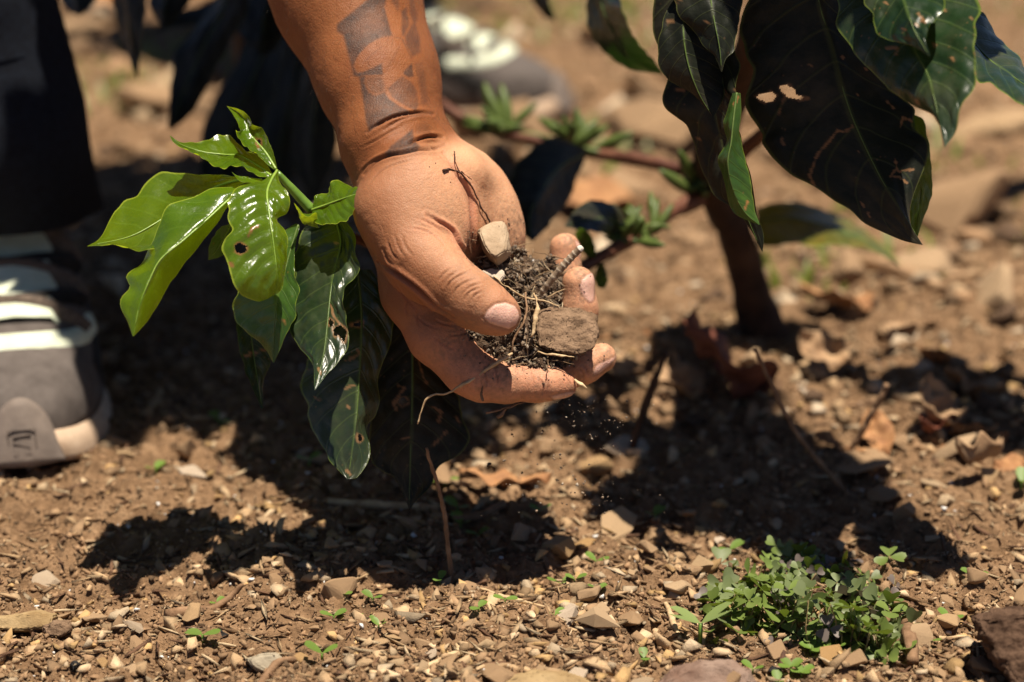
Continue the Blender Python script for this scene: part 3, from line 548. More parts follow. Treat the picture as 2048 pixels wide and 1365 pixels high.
# ------------------------------------------------------------------ coffee plants
def T3(p): return [(150 + x / 2.677, 190 + y / 2.677) for x, y in p]
def T4(p): return [(430 + x / 2.068, 380 + y / 2.068) for x, y in p]
def T5(p): return [(x / 2.626, y / 2.626) for x, y in p]
def TR(p): return [(1140 + x / 2.2555, y / 2.2555) for x, y in p]
LEAFN = [0]
def leaf(parent, L, Mr, R, dM, dL, dR, mat, nt=56, ns=9, pucker=.05, wav=.0, holes=(), scars=(), rib=True, cup=.0, ribmat=None, veins=9.5):
    """blade between two edges and a midrib (pixels), each with its own depth profile in cm"""
    LEAFN[0] += 1; sd_ = LEAFN[0]
    def cur(P, dz):
        C = catmull(np.array(P, float), nt); t = np.linspace(0, 1, nt); D = np.interp(t, np.linspace(0, 1, len(dz)), dz)
        k = np.array([1, 2, 3, 2, 1.]) / 9; Dp = np.pad(D, 2, mode='edge'); D = np.convolve(Dp, k, 'valid'); return Q(C[:, 0], C[:, 1], D)
    A, B, C = cur(L, dL), cur(Mr, dM), cur(R, dR); t = np.linspace(0, 1, nt)
    A = A + (A - B) * (.085 * fbm(np.c_[t * 11, 0 * t, 0 * t], 2, 900 + sd_))[:, None]; C = C + (C - B) * (.085 * fbm(np.c_[t * 11, 0 * t + 5, 0 * t], 2, 950 + sd_))[:, None]
    tan = np.gradient(B, axis=0); tan /= np.linalg.norm(tan, axis=1)[:, None] + 1e-9
    rows = []; S = np.r_[-np.linspace(1, 0, ns)[:-1], np.linspace(0, 1, ns)]
    nrm = np.cross(C - A, tan); nrm /= np.linalg.norm(nrm, axis=1)[:, None] + 1e-9; nrm *= np.where((nrm[:, 2:3].mean() > 0), -1, 1)
    out = np.zeros((nt, len(S), 3))
    for j, s in enumerate(S):
        E = A if s < 0 else C; a = abs(s); w = np.linalg.norm(E - B, axis=1); base = B * (1 - a) + E * a
        prof = np.sin(np.pi * a) if 0 < a < 1 else 0.0
        ph = (t * veins - 1.6 * a ** 1.3) * 2 * np.pi
        off = pucker * np.minimum(w, 1.6) * (.55 * np.cos(ph) * (a ** .6) * (1 - .5 * a) + .9 * cup / max(pucker, 1e-6) * prof)
        off = off + wav * a ** 3 * np.sin(t * 15 + (0 if s < 0 else 2) + sd_) * np.minimum(w, 1.2) + .09 * np.minimum(w, 1) * fbm(np.c_[t * 6, 0 * t + s * 2.4, 0 * t], 3, 300 + sd_)
        out[:, j] = base + nrm * off[:, None]
    V = out.reshape(-1, 3); n = len(S); I = np.arange(nt * n).reshape(nt, n); Fc = np.stack([I[:-1, :-1], I[:-1, 1:], I[1:, 1:], I[1:, :-1]], -1).reshape(-1, 4)
    pxl = 1024 + F_PX * V[:, 0] / V[:, 2]; pyl = 682.5 + F_PX * V[:, 1] / V[:, 2]; dam = np.zeros(len(V)); kill = np.zeros(len(V), bool)
    for h in holes: s = poly_sd(pxl, pyl, h); dam = np.maximum(dam, sstep(6, 1, s + 2.5 * vnoise(np.c_[pxl, pyl, 0 * pxl] / 6, 77))); kill |= s < 0
    for h in scars: s = seg_dist(pxl, pyl, h); dam = np.maximum(dam, sstep(3.4, 1.2, s + 2.2 * vnoise(np.c_[pxl, pyl, 0 * pxl] / 5, 78)))
    if kill.any(): Fc = Fc[~(kill[Fc].sum(1) >= 2)]
    me = mesh_np('leaf', cam2world(V), Fc); ul = me.uv_layers.new(name='UVMap')
    uv = np.stack([np.tile(S * .5 + .5, nt), np.repeat(t, n)], -1)[Fc.ravel()]; ul.data.foreach_set('uv', uv.astype(np.float32).ravel()); set_f(me, dam, 'damage')
    o = under(parent, obj('leaf', me, M[mat]))
    if rib:
        P = cam2world(B + nrm * .015)[:int(nt * .96)]; r = np.linspace(.0010, .0002, len(P)) * rib * (.75 if mat == 'young' else .6)
        V2, F2 = tube_np(P, r, 6); m2 = obj('midrib', mesh_np('midrib', V2, F2), M[ribmat or ('rib_young' if mat == 'young' else 'rib_old')]); m2.parent = o
    return o
M['rib_young'] = simple('young_midrib', (.15, .26, .03), (.24, .34, .05), 200, .35, .2, spec=.5)
M['rib_old'] = simple('old_midrib', (.06, .10, .022), (.10, .15, .035), 200, .4, .2)
b = ground_at(1530, 690); plant = empty('coffee_plant', (float(b[0]), float(b[1]), 0))
tag(plant, 'coffee shrub with reddish trunk, big dark hanging leaves and a bright young shoot', 'shrub')
def br(P, r, mat, name='branch', n=10, parent=None, m=26, rough=.0006):
    C = catmull(np.array([(p[0], p[1], p[2]) for p in P], float), m); rr = np.interp(np.linspace(0, 1, m), np.linspace(0, 1, len(r)), r)
    return tube(name, at(C[:, 0], C[:, 1], C[:, 2]), rr / 100, M[mat], parent or plant, n, rough, 11)
# trunk and branches
g0 = 39.0
br([(1540, 720, 38.2), (1520, 640, 37.5), (1495, 540, 35), (1465, 450, 32), (1430, 385, 29), (1440, 250, 24), (1500, 100, 16), (1560, -60, 8), (1600, -240, 2), (1620, -480, 0)], [1.8, 1.25, 1.15, 1.1, 1.05, .9, .8, .75, .6, .4], 'bark', 'trunk', 14, m=50, rough=.0026)
br([(1425, 385, 29), (1340, 425, 26), (1270, 475, 23), (1190, 520, 20), (1100, 560, 17), (980, 560, 14), (830, 520, 9), (720, 480, 4), (650, 445, 1.5), (622, 420, .8)], [.6, .48, .42, .38, .34, .3, .3, .3, .26, .26], 'redstem', m=44)
br([(622, 420, .8), (585, 380, .4), (555, 345, .0)], [.27, .23, .15], 'greenstem', 'shoot_stem', m=14, rough=.0002)
br([(1430, 370, 29), (1380, 345, 30), (1280, 320, 32), (1180, 305, 34), (1080, 285, 36), (1000, 265, 37), (930, 240, 38), (870, 200, 38), (820, 120, 36)], [.55, .4, .42, .4, .4, .38, .42, .45, .45], 'redstem', m=40)
br([(1440, 350, 28), (1490, 300, 24), (1535, 262, 20), (1600, 215, 14), (1680, 130, 8), (1740, -30, 3)], [.55, .42, .38, .36, .3, .28], 'redstem', m=30)
br([(1570, -90, 7), (1500, -130, 3), (1440, -170, 1), (1330, -180, 2)], [.5, .4, .35, .3], 'redstem')
br([(1590, -200, 3), (1680, -170, 0), (1780, -130, -2), (1900, -110, -3), (2060, -120, -3)], [.5, .4, .35, .3, .3], 'redstem')
# bright young shoot (left)
leaf(plant, T3([(1000, 455), (850, 438), (740, 415), (640, 410), (530, 430), (430, 440), (330, 500), (250, 580), (190, 680), (150, 760), (65, 810)]), T3([(1000, 458), (860, 462), (720, 510), (580, 590), (430, 690), (280, 765), (65, 810)]), T3([(1000, 462), (880, 480), (800, 560), (680, 680), (520, 790), (370, 842), (300, 835), (220, 795), (140, 802), (65, 810)]),
     [0, .5, .2, -.8, -2.4], [0, 1.6, 2.6, 1.4, -2.4], [0, -.4, -2.0, -2.6, -2.4], 'young', pucker=.09, wav=.12, cup=-.10)
leaf(plant, T3([(960, 468), (850, 488), (740, 495), (640, 540), (540, 580), (480, 620), (440, 720), (400, 800), (362, 900), (280, 970), (292, 1030), (240, 1085), (245, 1140), (280, 1210), (308, 1292)]), T3([(960, 470), (880, 520), (815, 570), (700, 675), (580, 780), (460, 880), (400, 990), (345, 1130), (312, 1292)]), T3([(960, 472), (880, 545), (815, 605), (760, 690), (690, 780), (620, 870), (540, 985), (450, 1120), (375, 1225), (316, 1292)]),
     [-.2, -1.8, -3.2, -4.0, -4.2], [-.2, -1.0, -1.6, -2.8, -4.2], [-.2, -1.0, -1.5, -2.4, -4.2], 'young', pucker=.08, wav=.13, cup=.05)
leaf(plant, T3([(1080, 405), (1000, 460), (930, 475), (850, 510), (806, 570), (820, 620), (800, 660), (836, 720), (810, 770), (795, 850), (810, 950), (850, 1030), (900, 1080), (960, 1116), (1010, 1110), (1058, 1075)]), T3([(1083, 405), (1050, 460), (1028, 530), (1040, 640), (1060, 780), (1075, 900), (1082, 980), (1060, 1075)]), T3([(1088, 400), (1092, 460), (1130, 520), (1156, 580), (1140, 630), (1088, 655), (1112, 700), (1138, 765), (1132, 860), (1130, 960), (1110, 1040), (1062, 1075)]),
     [-.1, -1.9, -2.8, -3.0, -2.6], [-.1, -1.8, -3.2, -3.6, -2.6], [-.1, -1.2, -1.9, -2.3, -2.6], 'young', nt=130, ns=26, pucker=.10, wav=.14, cup=.12, holes=[T3([(862, 805), (885, 792), (918, 812), (912, 838), (890, 850), (868, 842)])], scars=[T3([(930, 760), (950, 715), (985, 700)]), T3([(830, 900), (838, 920)])])
leaf(plant, T3([(1055, 445), (960, 425), (850, 392), (740, 362), (650, 325), (570, 280), (525, 250), (508, 218)]), T3([(1057, 440), (980, 385), (880, 330), (800, 322), (700, 310), (610, 285), (550, 258), (508, 218)]), T3([(1062, 432), (1025, 370), (960, 310), (880, 262), (800, 236), (745, 228), (690, 240), (620, 246), (560, 254), (508, 218)]),
     [0, .8, 1.2, 1.0, .4], [0, -.6, -.9, -.2, .4], [0, 1.6, 2.6, 1.8, .4], 'young', pucker=.10, wav=.10, cup=.0)
leaf(plant, T3([(1072, 405), (1000, 350), (925, 272), (872, 228), (852, 193), (882, 205), (872, 140), (812, 60)]), T3([(1076, 400), (1020, 310), (968, 250), (930, 200), (915, 150), (880, 100), (812, 60)]), T3([(1082, 395), (1066, 330), (1042, 250), (1000, 182), (952, 160), (932, 108), (885, 82), (812, 60)]),
     [.1, .8, 1.6, 2.2], [.1, -.3, .2, 2.2], [.1, .6, 1.0, 2.2], 'young', pucker=.12, wav=.1, cup=-.1, holes=[T3([(975, 240), (990, 240), (995, 272), (985, 275)])])
leaf(plant, T3([(1266, 612), (1296, 535), (1350, 512), (1368, 468), (1440, 470), (1510, 490), (1577, 515)]), T3([(1268, 618), (1330, 596), (1400, 570), (1480, 542), (1577, 515)]), T3([(1268, 624), (1290, 690), (1350, 690), (1390, 697), (1450, 672), (1505, 600), (1577, 515)]),
     [.6, .0, -.6, -1.0], [.6, .8, 1.0, -1.0], [.6, -1.2, -1.4, -1.0], 'young', nt=40, pucker=.10, wav=.06)
leaf(plant, T3([(1230, 700), (1205, 665), (1190, 620), (1172, 578)]), T3([(1240, 690), (1232, 655), (1205, 615), (1172, 578)]), T3([(1300, 715), (1292, 632), (1240, 652), (1172, 578)]), [.4, -.2, -.5], [.4, .3, -.5], [.4, -.6, -.5], 'young', nt=24, ns=6, rib=False, pucker=.06)
leaf(plant, T3([(835, 690), (775, 715), (722, 800), (713, 882)]), T3([(838, 695), (800, 760), (760, 830), (715, 884)]), T3([(842, 700), (840, 790), (790, 860), (717, 885)]), [1.2, 1.6, 1.9], [1.2, 1.2, 1.9], [1.2, 2.2, 1.9], 'mid', nt=30, ns=6)
leaf(plant, T3([(1010, 455), (930, 440), (870, 432), (838, 412)]), T3([(1012, 460), (930, 452), (880, 445), (838, 412)]), T3([(1012, 466), (930, 468), (880, 462), (838, 412)]), [0, -.5, -.8], [0, -.3, -.8], [0, -.9, -.8], 'young', nt=24, ns=6, rib=False, pucker=.02)
# older leaves hanging below the shoot
leaf(plant, T4([(335, 140), (200, 220), (100, 330), (76, 425), (92, 520), (140, 590), (200, 650), (240, 716)]), T4([(345, 145), (310, 260), (280, 380), (252, 500), (245, 620), (240, 716)]), T4([(350, 150), (330, 250), (332, 350), (351, 430), (322, 540), (290, 610), (244, 716)]),
     [1.0, .2, -.6, -.4], [1.0, 1.4, 1.4, -.4], [1.0, -.4, -1.2, -.4], 'mid', pucker=.09, wav=.06, scars=[T4([(285, 540), (292, 552)]), T4([(200, 470), (206, 474)])])
leaf(plant, T4([(435, 120), (370, 170), (342, 240), (335, 330), (318, 430), (310, 560), (340, 640), (400, 720), (412, 830)]), T4([(500, 130), (520, 220), (500, 320), (480, 420), (465, 560), (448, 690), (412, 830)]), T4([(545, 120), (578, 190), (575, 260), (590, 330), (530, 420), (540, 530), (556, 610), (520, 700), (440, 795), (412, 830)]),
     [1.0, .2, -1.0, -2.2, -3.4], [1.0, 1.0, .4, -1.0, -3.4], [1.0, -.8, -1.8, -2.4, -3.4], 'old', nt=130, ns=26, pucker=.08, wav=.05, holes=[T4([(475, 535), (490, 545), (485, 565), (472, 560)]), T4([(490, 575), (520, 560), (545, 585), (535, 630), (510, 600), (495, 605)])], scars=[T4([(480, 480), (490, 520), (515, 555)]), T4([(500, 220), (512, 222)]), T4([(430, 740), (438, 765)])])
leaf(plant, T4([(560, 330), (470, 500), (390, 640), (366, 820), (392, 950), (440, 1060), (520, 1170), (548, 1197)]), T4([(590, 330), (605, 480), (606, 620), (592, 850), (580, 1000), (550, 1197)]), T4([(640, 330), (735, 480), (732, 620), (690, 720), (668, 800), (684, 880), (660, 940), (626, 982), (642, 1100), (595, 1185), (552, 1197)]),
     [2.2, 1.8, 1.4, .8, .4], [2.2, 2.6, 2.8, 2.0, .4], [2.2, 2.4, 2.2, 1.6, .4], 'old', nt=130, ns=26, pucker=.07, wav=.05, holes=[T4([(590, 1015), (605, 1018), (607, 1035), (595, 1040)]), T4([(565, 560), (610, 545), (600, 565)])], scars=[T4([(540, 705), (575, 695), (600, 675), (585, 665)]), T4([(540, 820), (575, 810)]), T4([(415, 860), (430, 870)]), T4([(545, 1160), (560, 1180)]), T4([(545, 890), (555, 900)])])
leaf(plant, T4([(740, 420), (660, 640), (640, 880), (642, 1080), (690, 1166), (740, 1190), (780, 1260), (803, 1325)]), T4([(790, 420), (815, 640), (815, 900), (808, 1120), (803, 1325)]), T4([(830, 420), (880, 600), (955, 780), (1015, 880), (1042, 985), (1010, 1080), (930, 1142), (900, 1212), (835, 1280), (806, 1325)]),
     [4.0, 3.6, 3.2, 2.8, 2.4], [4.0, 4.0, 3.9, 3.4, 2.4], [4.0, 4.2, 4.2, 3.4, 2.4], 'deep', nt=130, ns=26, pucker=.08, wav=.06, holes=[T4([(755, 870), (790, 860), (800, 880), (770, 895)])], scars=[T4([(760, 810), (785, 820), (765, 840), (740, 880), (750, 915)]), T4([(900, 900), (935, 915), (925, 960)]), T4([(960, 1000), (920, 1040), (900, 1060)]), T4([(770, 1030), (800, 1025)]), T4([(840, 700), (860, 770), (875, 800)]), T4([(890, 650), (930, 720)]), T4([(1000, 940), (1010, 960)])])
leaf(plant, T4([(105, 470), (92, 560), (102, 650), (132, 760), (192, 905)]), T4([(150, 470), (150, 600), (165, 720), (194, 905)]), T4([(200, 470), (228, 600), (230, 700), (200, 800), (198, 905)]), [2.4, 2.2, 2.0, 1.6], [2.4, 1.8, 1.6, 1.6], [2.4, 2.8, 2.6, 1.6], 'old', nt=44, ns=8, scars=[T4([(125, 690), (160, 675), (210, 660)])])
# big hanging leaves (right)
leaf(plant, TR([(1080, -250), (900, -130), (820, 0), (790, 120), (792, 200), (768, 270), (790, 330), (800, 420), (830, 520), (888, 600), (892, 650), (960, 750), (1080, 840), (1150, 892), (1250, 950), (1350, 1022), (1480, 1080), (1592, 1107)]), TR([(1090, -250), (1105, -100), (1130, 40), (1180, 200), (1230, 400), (1290, 570), (1400, 800), (1500, 960), (1592, 1107)]), TR([(1100, -250), (1190, -120), (1250, 0), (1330, 180), (1420, 330), (1545, 480), (1552, 570), (1612, 640), (1602, 730), (1552, 870), (1532, 970), (1552, 1050), (1592, 1107)]),
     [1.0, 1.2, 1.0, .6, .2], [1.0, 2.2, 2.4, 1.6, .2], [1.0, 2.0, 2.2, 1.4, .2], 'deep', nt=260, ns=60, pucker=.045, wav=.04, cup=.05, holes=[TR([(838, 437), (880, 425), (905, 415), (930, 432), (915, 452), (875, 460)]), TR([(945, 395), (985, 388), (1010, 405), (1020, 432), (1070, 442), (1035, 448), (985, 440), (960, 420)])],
     scars=[TR([(1275, 573), (1240, 598), (1205, 590), (1170, 640), (1120, 690), (1100, 740), (1080, 790), (1100, 840)]), TR([(940, 518), (952, 480), (968, 445)]), TR([(1465, 715), (1475, 760), (1445, 795), (1490, 800), (1520, 830)]), TR([(1480, 775), (1550, 765)]), TR([(1310, 910), (1325, 935)]), TR([(1430, 460), (1465, 490)]), TR([(1490, 575), (1500, 530), (1540, 545)]), TR([(955, 630), (962, 655)]), TR([(1080, 290), (1090, 300)]), TR([(1295, 425), (1300, 430)]), TR([(1330, 310), (1335, 316)]), TR([(1228, 258), (1234, 262)]), TR([(1300, 685), (1304, 690)]), TR([(1345, 965), (1350, 975)])])
leaf(plant, TR([(1330, -260), (1210, -120), (1185, 20), (1250, 200), (1310, 290), (1440, 410), (1560, 480), (1640, 520), (1682, 572), (1690, 668)]), TR([(1400, -260), (1440, -80), (1500, 70), (1560, 230), (1615, 340), (1650, 470), (1690, 668)]), TR([(1480, -260), (1750, -120), (1865, 0), (1862, 100), (1848, 250), (1842, 330), (1808, 420), (1762, 500), (1750, 585), (1690, 668)]),
     [0, -3.2, -6.2, -8.6, -10.0], [0, -1.4, -3.4, -6.6, -10.0], [0, -4.4, -8.0, -9.8, -10.0], 'old', nt=130, ns=30, pucker=.07, wav=.05, cup=.06, scars=[TR([(1560, 455), (1575, 470)]), TR([(1845, 190), (1848, 240)]), TR([(1825, 240), (1832, 250)]), TR([(1640, 200), (1648, 212)]), TR([(1720, 262), (1730, 270)]), TR([(1835, 320), (1838, 340)]), TR([(1690, 45), (1700, 52)]), TR([(1430, 220), (1480, 215), (1470, 245)]), TR([(1805, 78), (1812, 84)])])
leaf(plant, TR([(1430, -300), (1320, -120), (1332, 0), (1370, 60), (1400, 150), (1480, 190), (1555, 212), (1626, 258)]), TR([(1440, -300), (1470, -120), (1505, 0), (1550, 130), (1590, 200), (1626, 258)]), TR([(1450, -300), (1660, -140), (1690, 0), (1652, 90), (1618, 112), (1608, 180), (1626, 258)]),
     [-2.0, -5.0, -8.0, -9.4], [-2.0, -4.0, -6.8, -9.4], [-2.0, -5.2, -8.4, -9.4], 'old', nt=100, ns=22, pucker=.08, wav=.05, scars=[TR([(1570, 62), (1580, 70), (1605, 100), (1585, 95)]), TR([(1560, 108), (1572, 122)]), TR([(1498, 130), (1512, 134)]), TR([(1420, 10), (1430, 20)])])
leaf(plant, TR([(1780, -60), (1820, 40), (1870, 72), (1922, 150), (1990, 220), (2030, 270), (2060, 330), (2200, 420), (2330, 520)]), TR([(1770, -40), (1800, 150), (1880, 260), (2000, 350), (2150, 450), (2330, 520)]), TR([(1760, -20), (1770, 200), (1830, 368), (1900, 382), (1965, 432), (2050, 478), (2200, 540), (2330, 520)]), [1.0, -1.6, -4.4, -7.0], [1.0, 1.2, -1.6, -7.0], [1.0, -4.0, -7.0, -7.0], 'old', nt=60, pucker=.08, wav=.06, cup=.08)
leaf(plant, TR([(590, -200), (440, -60), (465, 0), (492, 80), (560, 150), (602, 212), (652, 252), (682, 325)]), TR([(620, -200), (630, -40), (650, 90), (675, 220), (684, 325)]), TR([(650, -200), (780, -60), (772, 0), (762, 80), (746, 180), (740, 232), (704, 265), (686, 325)]), [0, -1.2, -1.8, -2.0], [0, -.4, -.8, -2.0], [0, -.8, -1.0, -2.0], 'deep', nt=48, pucker=.07, wav=.05, scars=[TR([(455, 10), (490, 0)]), TR([(620, 100), (630, 104)])])
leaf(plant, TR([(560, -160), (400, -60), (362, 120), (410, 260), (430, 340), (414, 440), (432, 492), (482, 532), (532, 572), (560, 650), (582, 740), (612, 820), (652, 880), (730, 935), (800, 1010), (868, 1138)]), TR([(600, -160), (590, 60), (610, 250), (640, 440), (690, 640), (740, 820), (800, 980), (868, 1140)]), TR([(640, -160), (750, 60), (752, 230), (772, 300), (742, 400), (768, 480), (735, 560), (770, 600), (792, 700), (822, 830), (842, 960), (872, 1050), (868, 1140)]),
     [1.4, 1.2, .8, .2, .2], [1.4, 2.2, 2.0, 1.4, .2], [1.4, .0, -.6, -.4, .2], 'deep', nt=120, ns=22, pucker=.06, wav=.06, scars=[TR([(480, 405), (515, 412)]), TR([(575, 622), (585, 626)]), TR([(600, 400), (620, 440), (600, 470)]), TR([(740, 405), (765, 420), (755, 440)])])
leaf(plant, TR([(735, 420), (702, 520), (690, 560), (705, 640), (668, 720), (690, 800), (720, 920), (760, 975), (850, 1015)]), TR([(752, 420), (738, 540), (728, 640), (712, 740), (735, 860), (790, 960), (852, 1015)]), TR([(768, 420), (772, 500), (765, 580), (775, 660), (800, 740), (822, 850), (838, 950), (856, 1015)]), [-1.0, -1.4, -1.6, -1.2, -1.0], [-1.0, -.6, -.4, -.6, -1.0], [-1.0, -1.0, -.6, -.6, -1.0], 'mid', nt=90, ns=14, pucker=.07, wav=.06, scars=[TR([(790, 940), (800, 915)]), TR([(742, 470), (756, 440)])])
leaf(plant, TR([(500, -40), (430, 50), (408, 120), (402, 280), (440, 350), (480, 382), (560, 430), (642, 525)]), TR([(520, -40), (510, 120), (530, 280), (580, 420), (644, 528)]), TR([(560, -40), (620, 120), (680, 300), (690, 440), (648, 530)]), [0, -.8, -1.0, -.6], [0, -.2, -.2, -.6], [0, .2, .4, -.6], 'deep', nt=48, scars=[TR([(440, 100), (470, 92)])])
leaf(plant, TR([(1560, 520), (1600, 560), (1635, 800), (1620, 900), (1590, 1000), (1560, 1090)]), TR([(1545, 520), (1570, 700), (1585, 850), (1570, 980), (1555, 1092)]), TR([(1530, 520), (1530, 700), (1540, 860), (1535, 980), (1550, 1092)]), [4, 3.6, 3.2, 3.0], [4, 2.6, 2.2, 3.0], [4, 4.2, 4.0, 3.0], 'mid', nt=40, ns=7)
# leaves further back on the same shrub
leaf(plant, TR([(60, -160), (75, 0), (90, 130), (150, 230), (220, 290), (300, 325), (415, 338)]), TR([(120, -160), (140, 0), (190, 140), (260, 230), (330, 300), (418, 338)]), TR([(190, -160), (230, 30), (262, 130), (322, 210), (390, 285), (420, 338)]), [22, 20, 18, 17], [22, 22, 21, 17], [22, 17, 15, 17], 'old', nt=48, ns=8, rib=1.5)
leaf(plant, TR([(840, 935), (1000, 910), (1150, 950), (1290, 1010), (1400, 1100), (1485, 1200)]), TR([(840, 1000), (1000, 985), (1150, 1020), (1290, 1070), (1400, 1130), (1485, 1205)]), TR([(850, 1110), (1000, 1110), (1150, 1100), (1290, 1110), (1400, 1150), (1485, 1208)]), [34, 31, 28, 26], [34, 34, 32, 26], [34, 29, 26, 26], 'yellowing', nt=48, ns=8)
leaf(plant, [(1180, 300), (1110, 278), (1055, 305), (1012, 365), (990, 420), (1060, 480)], [(1175, 305), (1120, 335), (1085, 380), (1060, 430), (1062, 482)], [(1172, 310), (1160, 345), (1140, 390), (1100, 445), (1066, 484)], [30, 26, 22, 20], [30, 26, 23, 20], [30, 28, 24, 20], 'deep', nt=40, ns=8)
leaf(plant, [(1260, 470), (1245, 425), (1205, 400), (1160, 410), (1130, 450)], [(1255, 474), (1220, 440), (1180, 440), (1130, 452)], [(1250, 478), (1220, 465), (1180, 462), (1130, 455)], [24, 20, 18], [24, 23, 18], [24, 17, 18], 'deep', nt=30, ns=7)
leaf(plant, [(1180, 520), (1160, 500), (1150, 470), (1160, 455)], [(1185, 522), (1176, 495), (1168, 470), (1160, 455)], [(1190, 520), (1190, 490), (1178, 465), (1160, 455)], [20, 18, 17], [20, 18, 17], [20, 17, 17], 'mid', nt=24, ns=6)
leaf(plant, [(1195, 530), (1188, 555), (1195, 575), (1208, 578)], [(1200, 528), (1203, 550), (1206, 565), (1208, 578)], [(1208, 528), (1214, 550), (1214, 568), (1208, 578)], [20, 18, 17], [20, 18, 17], [20, 17, 17], 'mid', nt=24, ns=6)
# flower buds in the leaf axils
t_ = np.linspace(0, 1, 9); bv, bf = tube_np(np.c_[0 * t_, 0 * t_, t_ * .016], .0021 * np.sin(np.pi * np.clip(t_ * .9 + .06, 0, 1)) ** .8, 7); bud_me = mesh_np('bud', bv, bf); bud_me.materials.append(M['bud'])
rb = np.random.default_rng(5)
for x, y, dz, n, s in ((1010, 262, 37, 14, 2.0), (1155, 290, 34, 13, 1.9), (1385, 375, 28, 13, 1.8), (1300, 458, 23.5, 15, 1.5), (1250, 480, 22, 10, 1.3), (1420, 390, 28, 6, 1.1)):
    p0 = at(x, y, dz)
    for i in range(n):
        d = Vector((rb.normal(0, .62), rb.normal(0, .5), rb.uniform(-.12, 1))).normalized(); p = Vector(p0) + Vector((rb.normal(0, .0045), rb.normal(0, .004), rb.normal(0, .002)))
        o = obj('bud', bud_me, None, None, p, d.to_track_quat('Z', 'Y').to_euler(), s * rb.uniform(.65, 1.1)); under(plant, o)
# ---- generic leaves, added unseen above the frame to cast shade
def generic_leaf(name, Lg, Wd, droop, seed, mat, nt=22, ns=6):
    t = np.linspace(0, 1, nt); S = np.linspace(-1, 1, 2 * ns - 1); w = Wd * .5 * np.sin(np.pi * t ** .85) ** .85 * (1 - .25 * t); w[-1] = 0; r = np.random.default_rng(seed); V = []
    for i in range(nt):
        a = droop * t[i]; c = np.array([0, Lg * t[i] * math.cos(a * .6), -Lg * t[i] * math.sin(a * .6)])
        for s in S: V.append(c + np.array([w[i] * s, 0, -.18 * w[i] * abs(s) ** 1.5 * 1 + .10 * w[i] * math.sin(t[i] * 14 + (3 if s > 0 else 0) + seed) * abs(s) ** 2 + .03 * w[i] * math.cos(2 * math.pi * (9 * t[i] - 1.5 * abs(s)))]))
    n = len(S); I = np.arange(nt * n).reshape(nt, n); Fc = np.stack([I[:-1, :-1], I[:-1, 1:], I[1:, 1:], I[1:, :-1]], -1).reshape(-1, 4); me = mesh_np(name, V, Fc)
    ul = me.uv_layers.new(name='UVMap'); ul.data.foreach_set('uv', np.stack([np.tile(S * .5 + .5, nt), np.repeat(t, n)], -1)[Fc.ravel()].astype(np.float32).ravel()); set_f(me, 0, 'damage'); me.materials.append(M[mat]); return me
GL = [generic_leaf('leaf', .125, .055, .5, 1, 'old'), generic_leaf('leaf', .14, .058, .9, 2, 'deep'), generic_leaf('leaf', .11, .05, 1.2, 3, 'old'), generic_leaf('leaf', .13, .052, .3, 4, 'mid')]
SV = np.array(SUN_DIR)
def sun_up(px, py, hgt):                 # the point at a height whose shadow falls on this ground pixel
    g = ground_at(px, py); return g + SV * (hgt / SV[2])
def shading_leaf(parent, p, which, rot, s):   # leaf centred on p
    from mathutils import Euler
    e = Euler(rot); o = obj('leaf', GL[which], None, None, Vector(p) - e.to_matrix() @ Vector((0, .06 * s, -.015 * s)), rot, s); return under(parent, o)
LIT = [at(*p) for p in ((680, 20, 6), (720, 90, 5), (640, 60, 5), (760, 200, 3), (820, 240, 4), (700, 260, 2.5), (600, -60, 7), (840, 350, -2), (840, 430, -2.4), (960, 340, 4), (980, 430, 4), (900, 560, -3), (780, 500, -.5), (1000, 630, -3.5), (1060, 590, 2), (990, 490, 1), (1150, 560, 3), (1140, 490, 5), (1140, 650, 0), (1050, 760, 0), (950, 740, 0), (1200, 710, 2), (200, 470, -1), (300, 400, 1), (250, 430, 0), (330, 500, -2), (280, 620, -4), (520, 420, -2), (500, 560, -3), (520, 490, -2.5), (500, 270, 1), (400, 300, 1), (340, 290, .5), (650, 410, 0), (720, 390, -1), (640, 520, 1), (650, 640, .4), (600, 620, 0), (710, 800, 1.5), (700, 700, 1.5), (1900, 150, -8), (1930, 60, -6), (1890, 250, -10), (1860, 190, -8), (1800, 60, -8), (1840, 100, -9), (2000, 130, -3), (2030, 170, -4), (1475, 300, -1), (1480, 400, -1.5), (2000, 150, 0))] + [ground_at(*p) + np.array([0, 0, h]) for p, h in (((60, 960), .07), ((30, 900), .1), ((150, 950), .05), ((1000, 250), .06), ((900, 240), .1), ((1100, 250), .04), ((1600, 1240), .02), ((1500, 1220), .02), ((1720, 1240), .02), ((1620, 1140), .01), ((1000, 1020), .0), ((1080, 960), 0), ((650, 960), 0), ((1800, 1150), 0), ((300, 1020), 0), ((120, 1000), 0), ((300, 250), 0), ((250, 150), 0), ((1250, 250), 0), ((1300, 150), 0), ((1950, 300), 0), ((1800, 650), 0), ((1700, 800), 0), ((1850, 880), .02), ((1950, 970), .02), ((1400, 540), 0), ((1250, 640), 0), ((500, 50), 0))]
LIT += [ground_at(x, y) for y in (1180, 1230, 1280, 1340) for x in range(0, 2100, 70)] + [ground_at(x, y) for y in (1010, 1070, 1130) for x in list(range(0, 220, 60)) + list(range(1750, 2100, 70))]
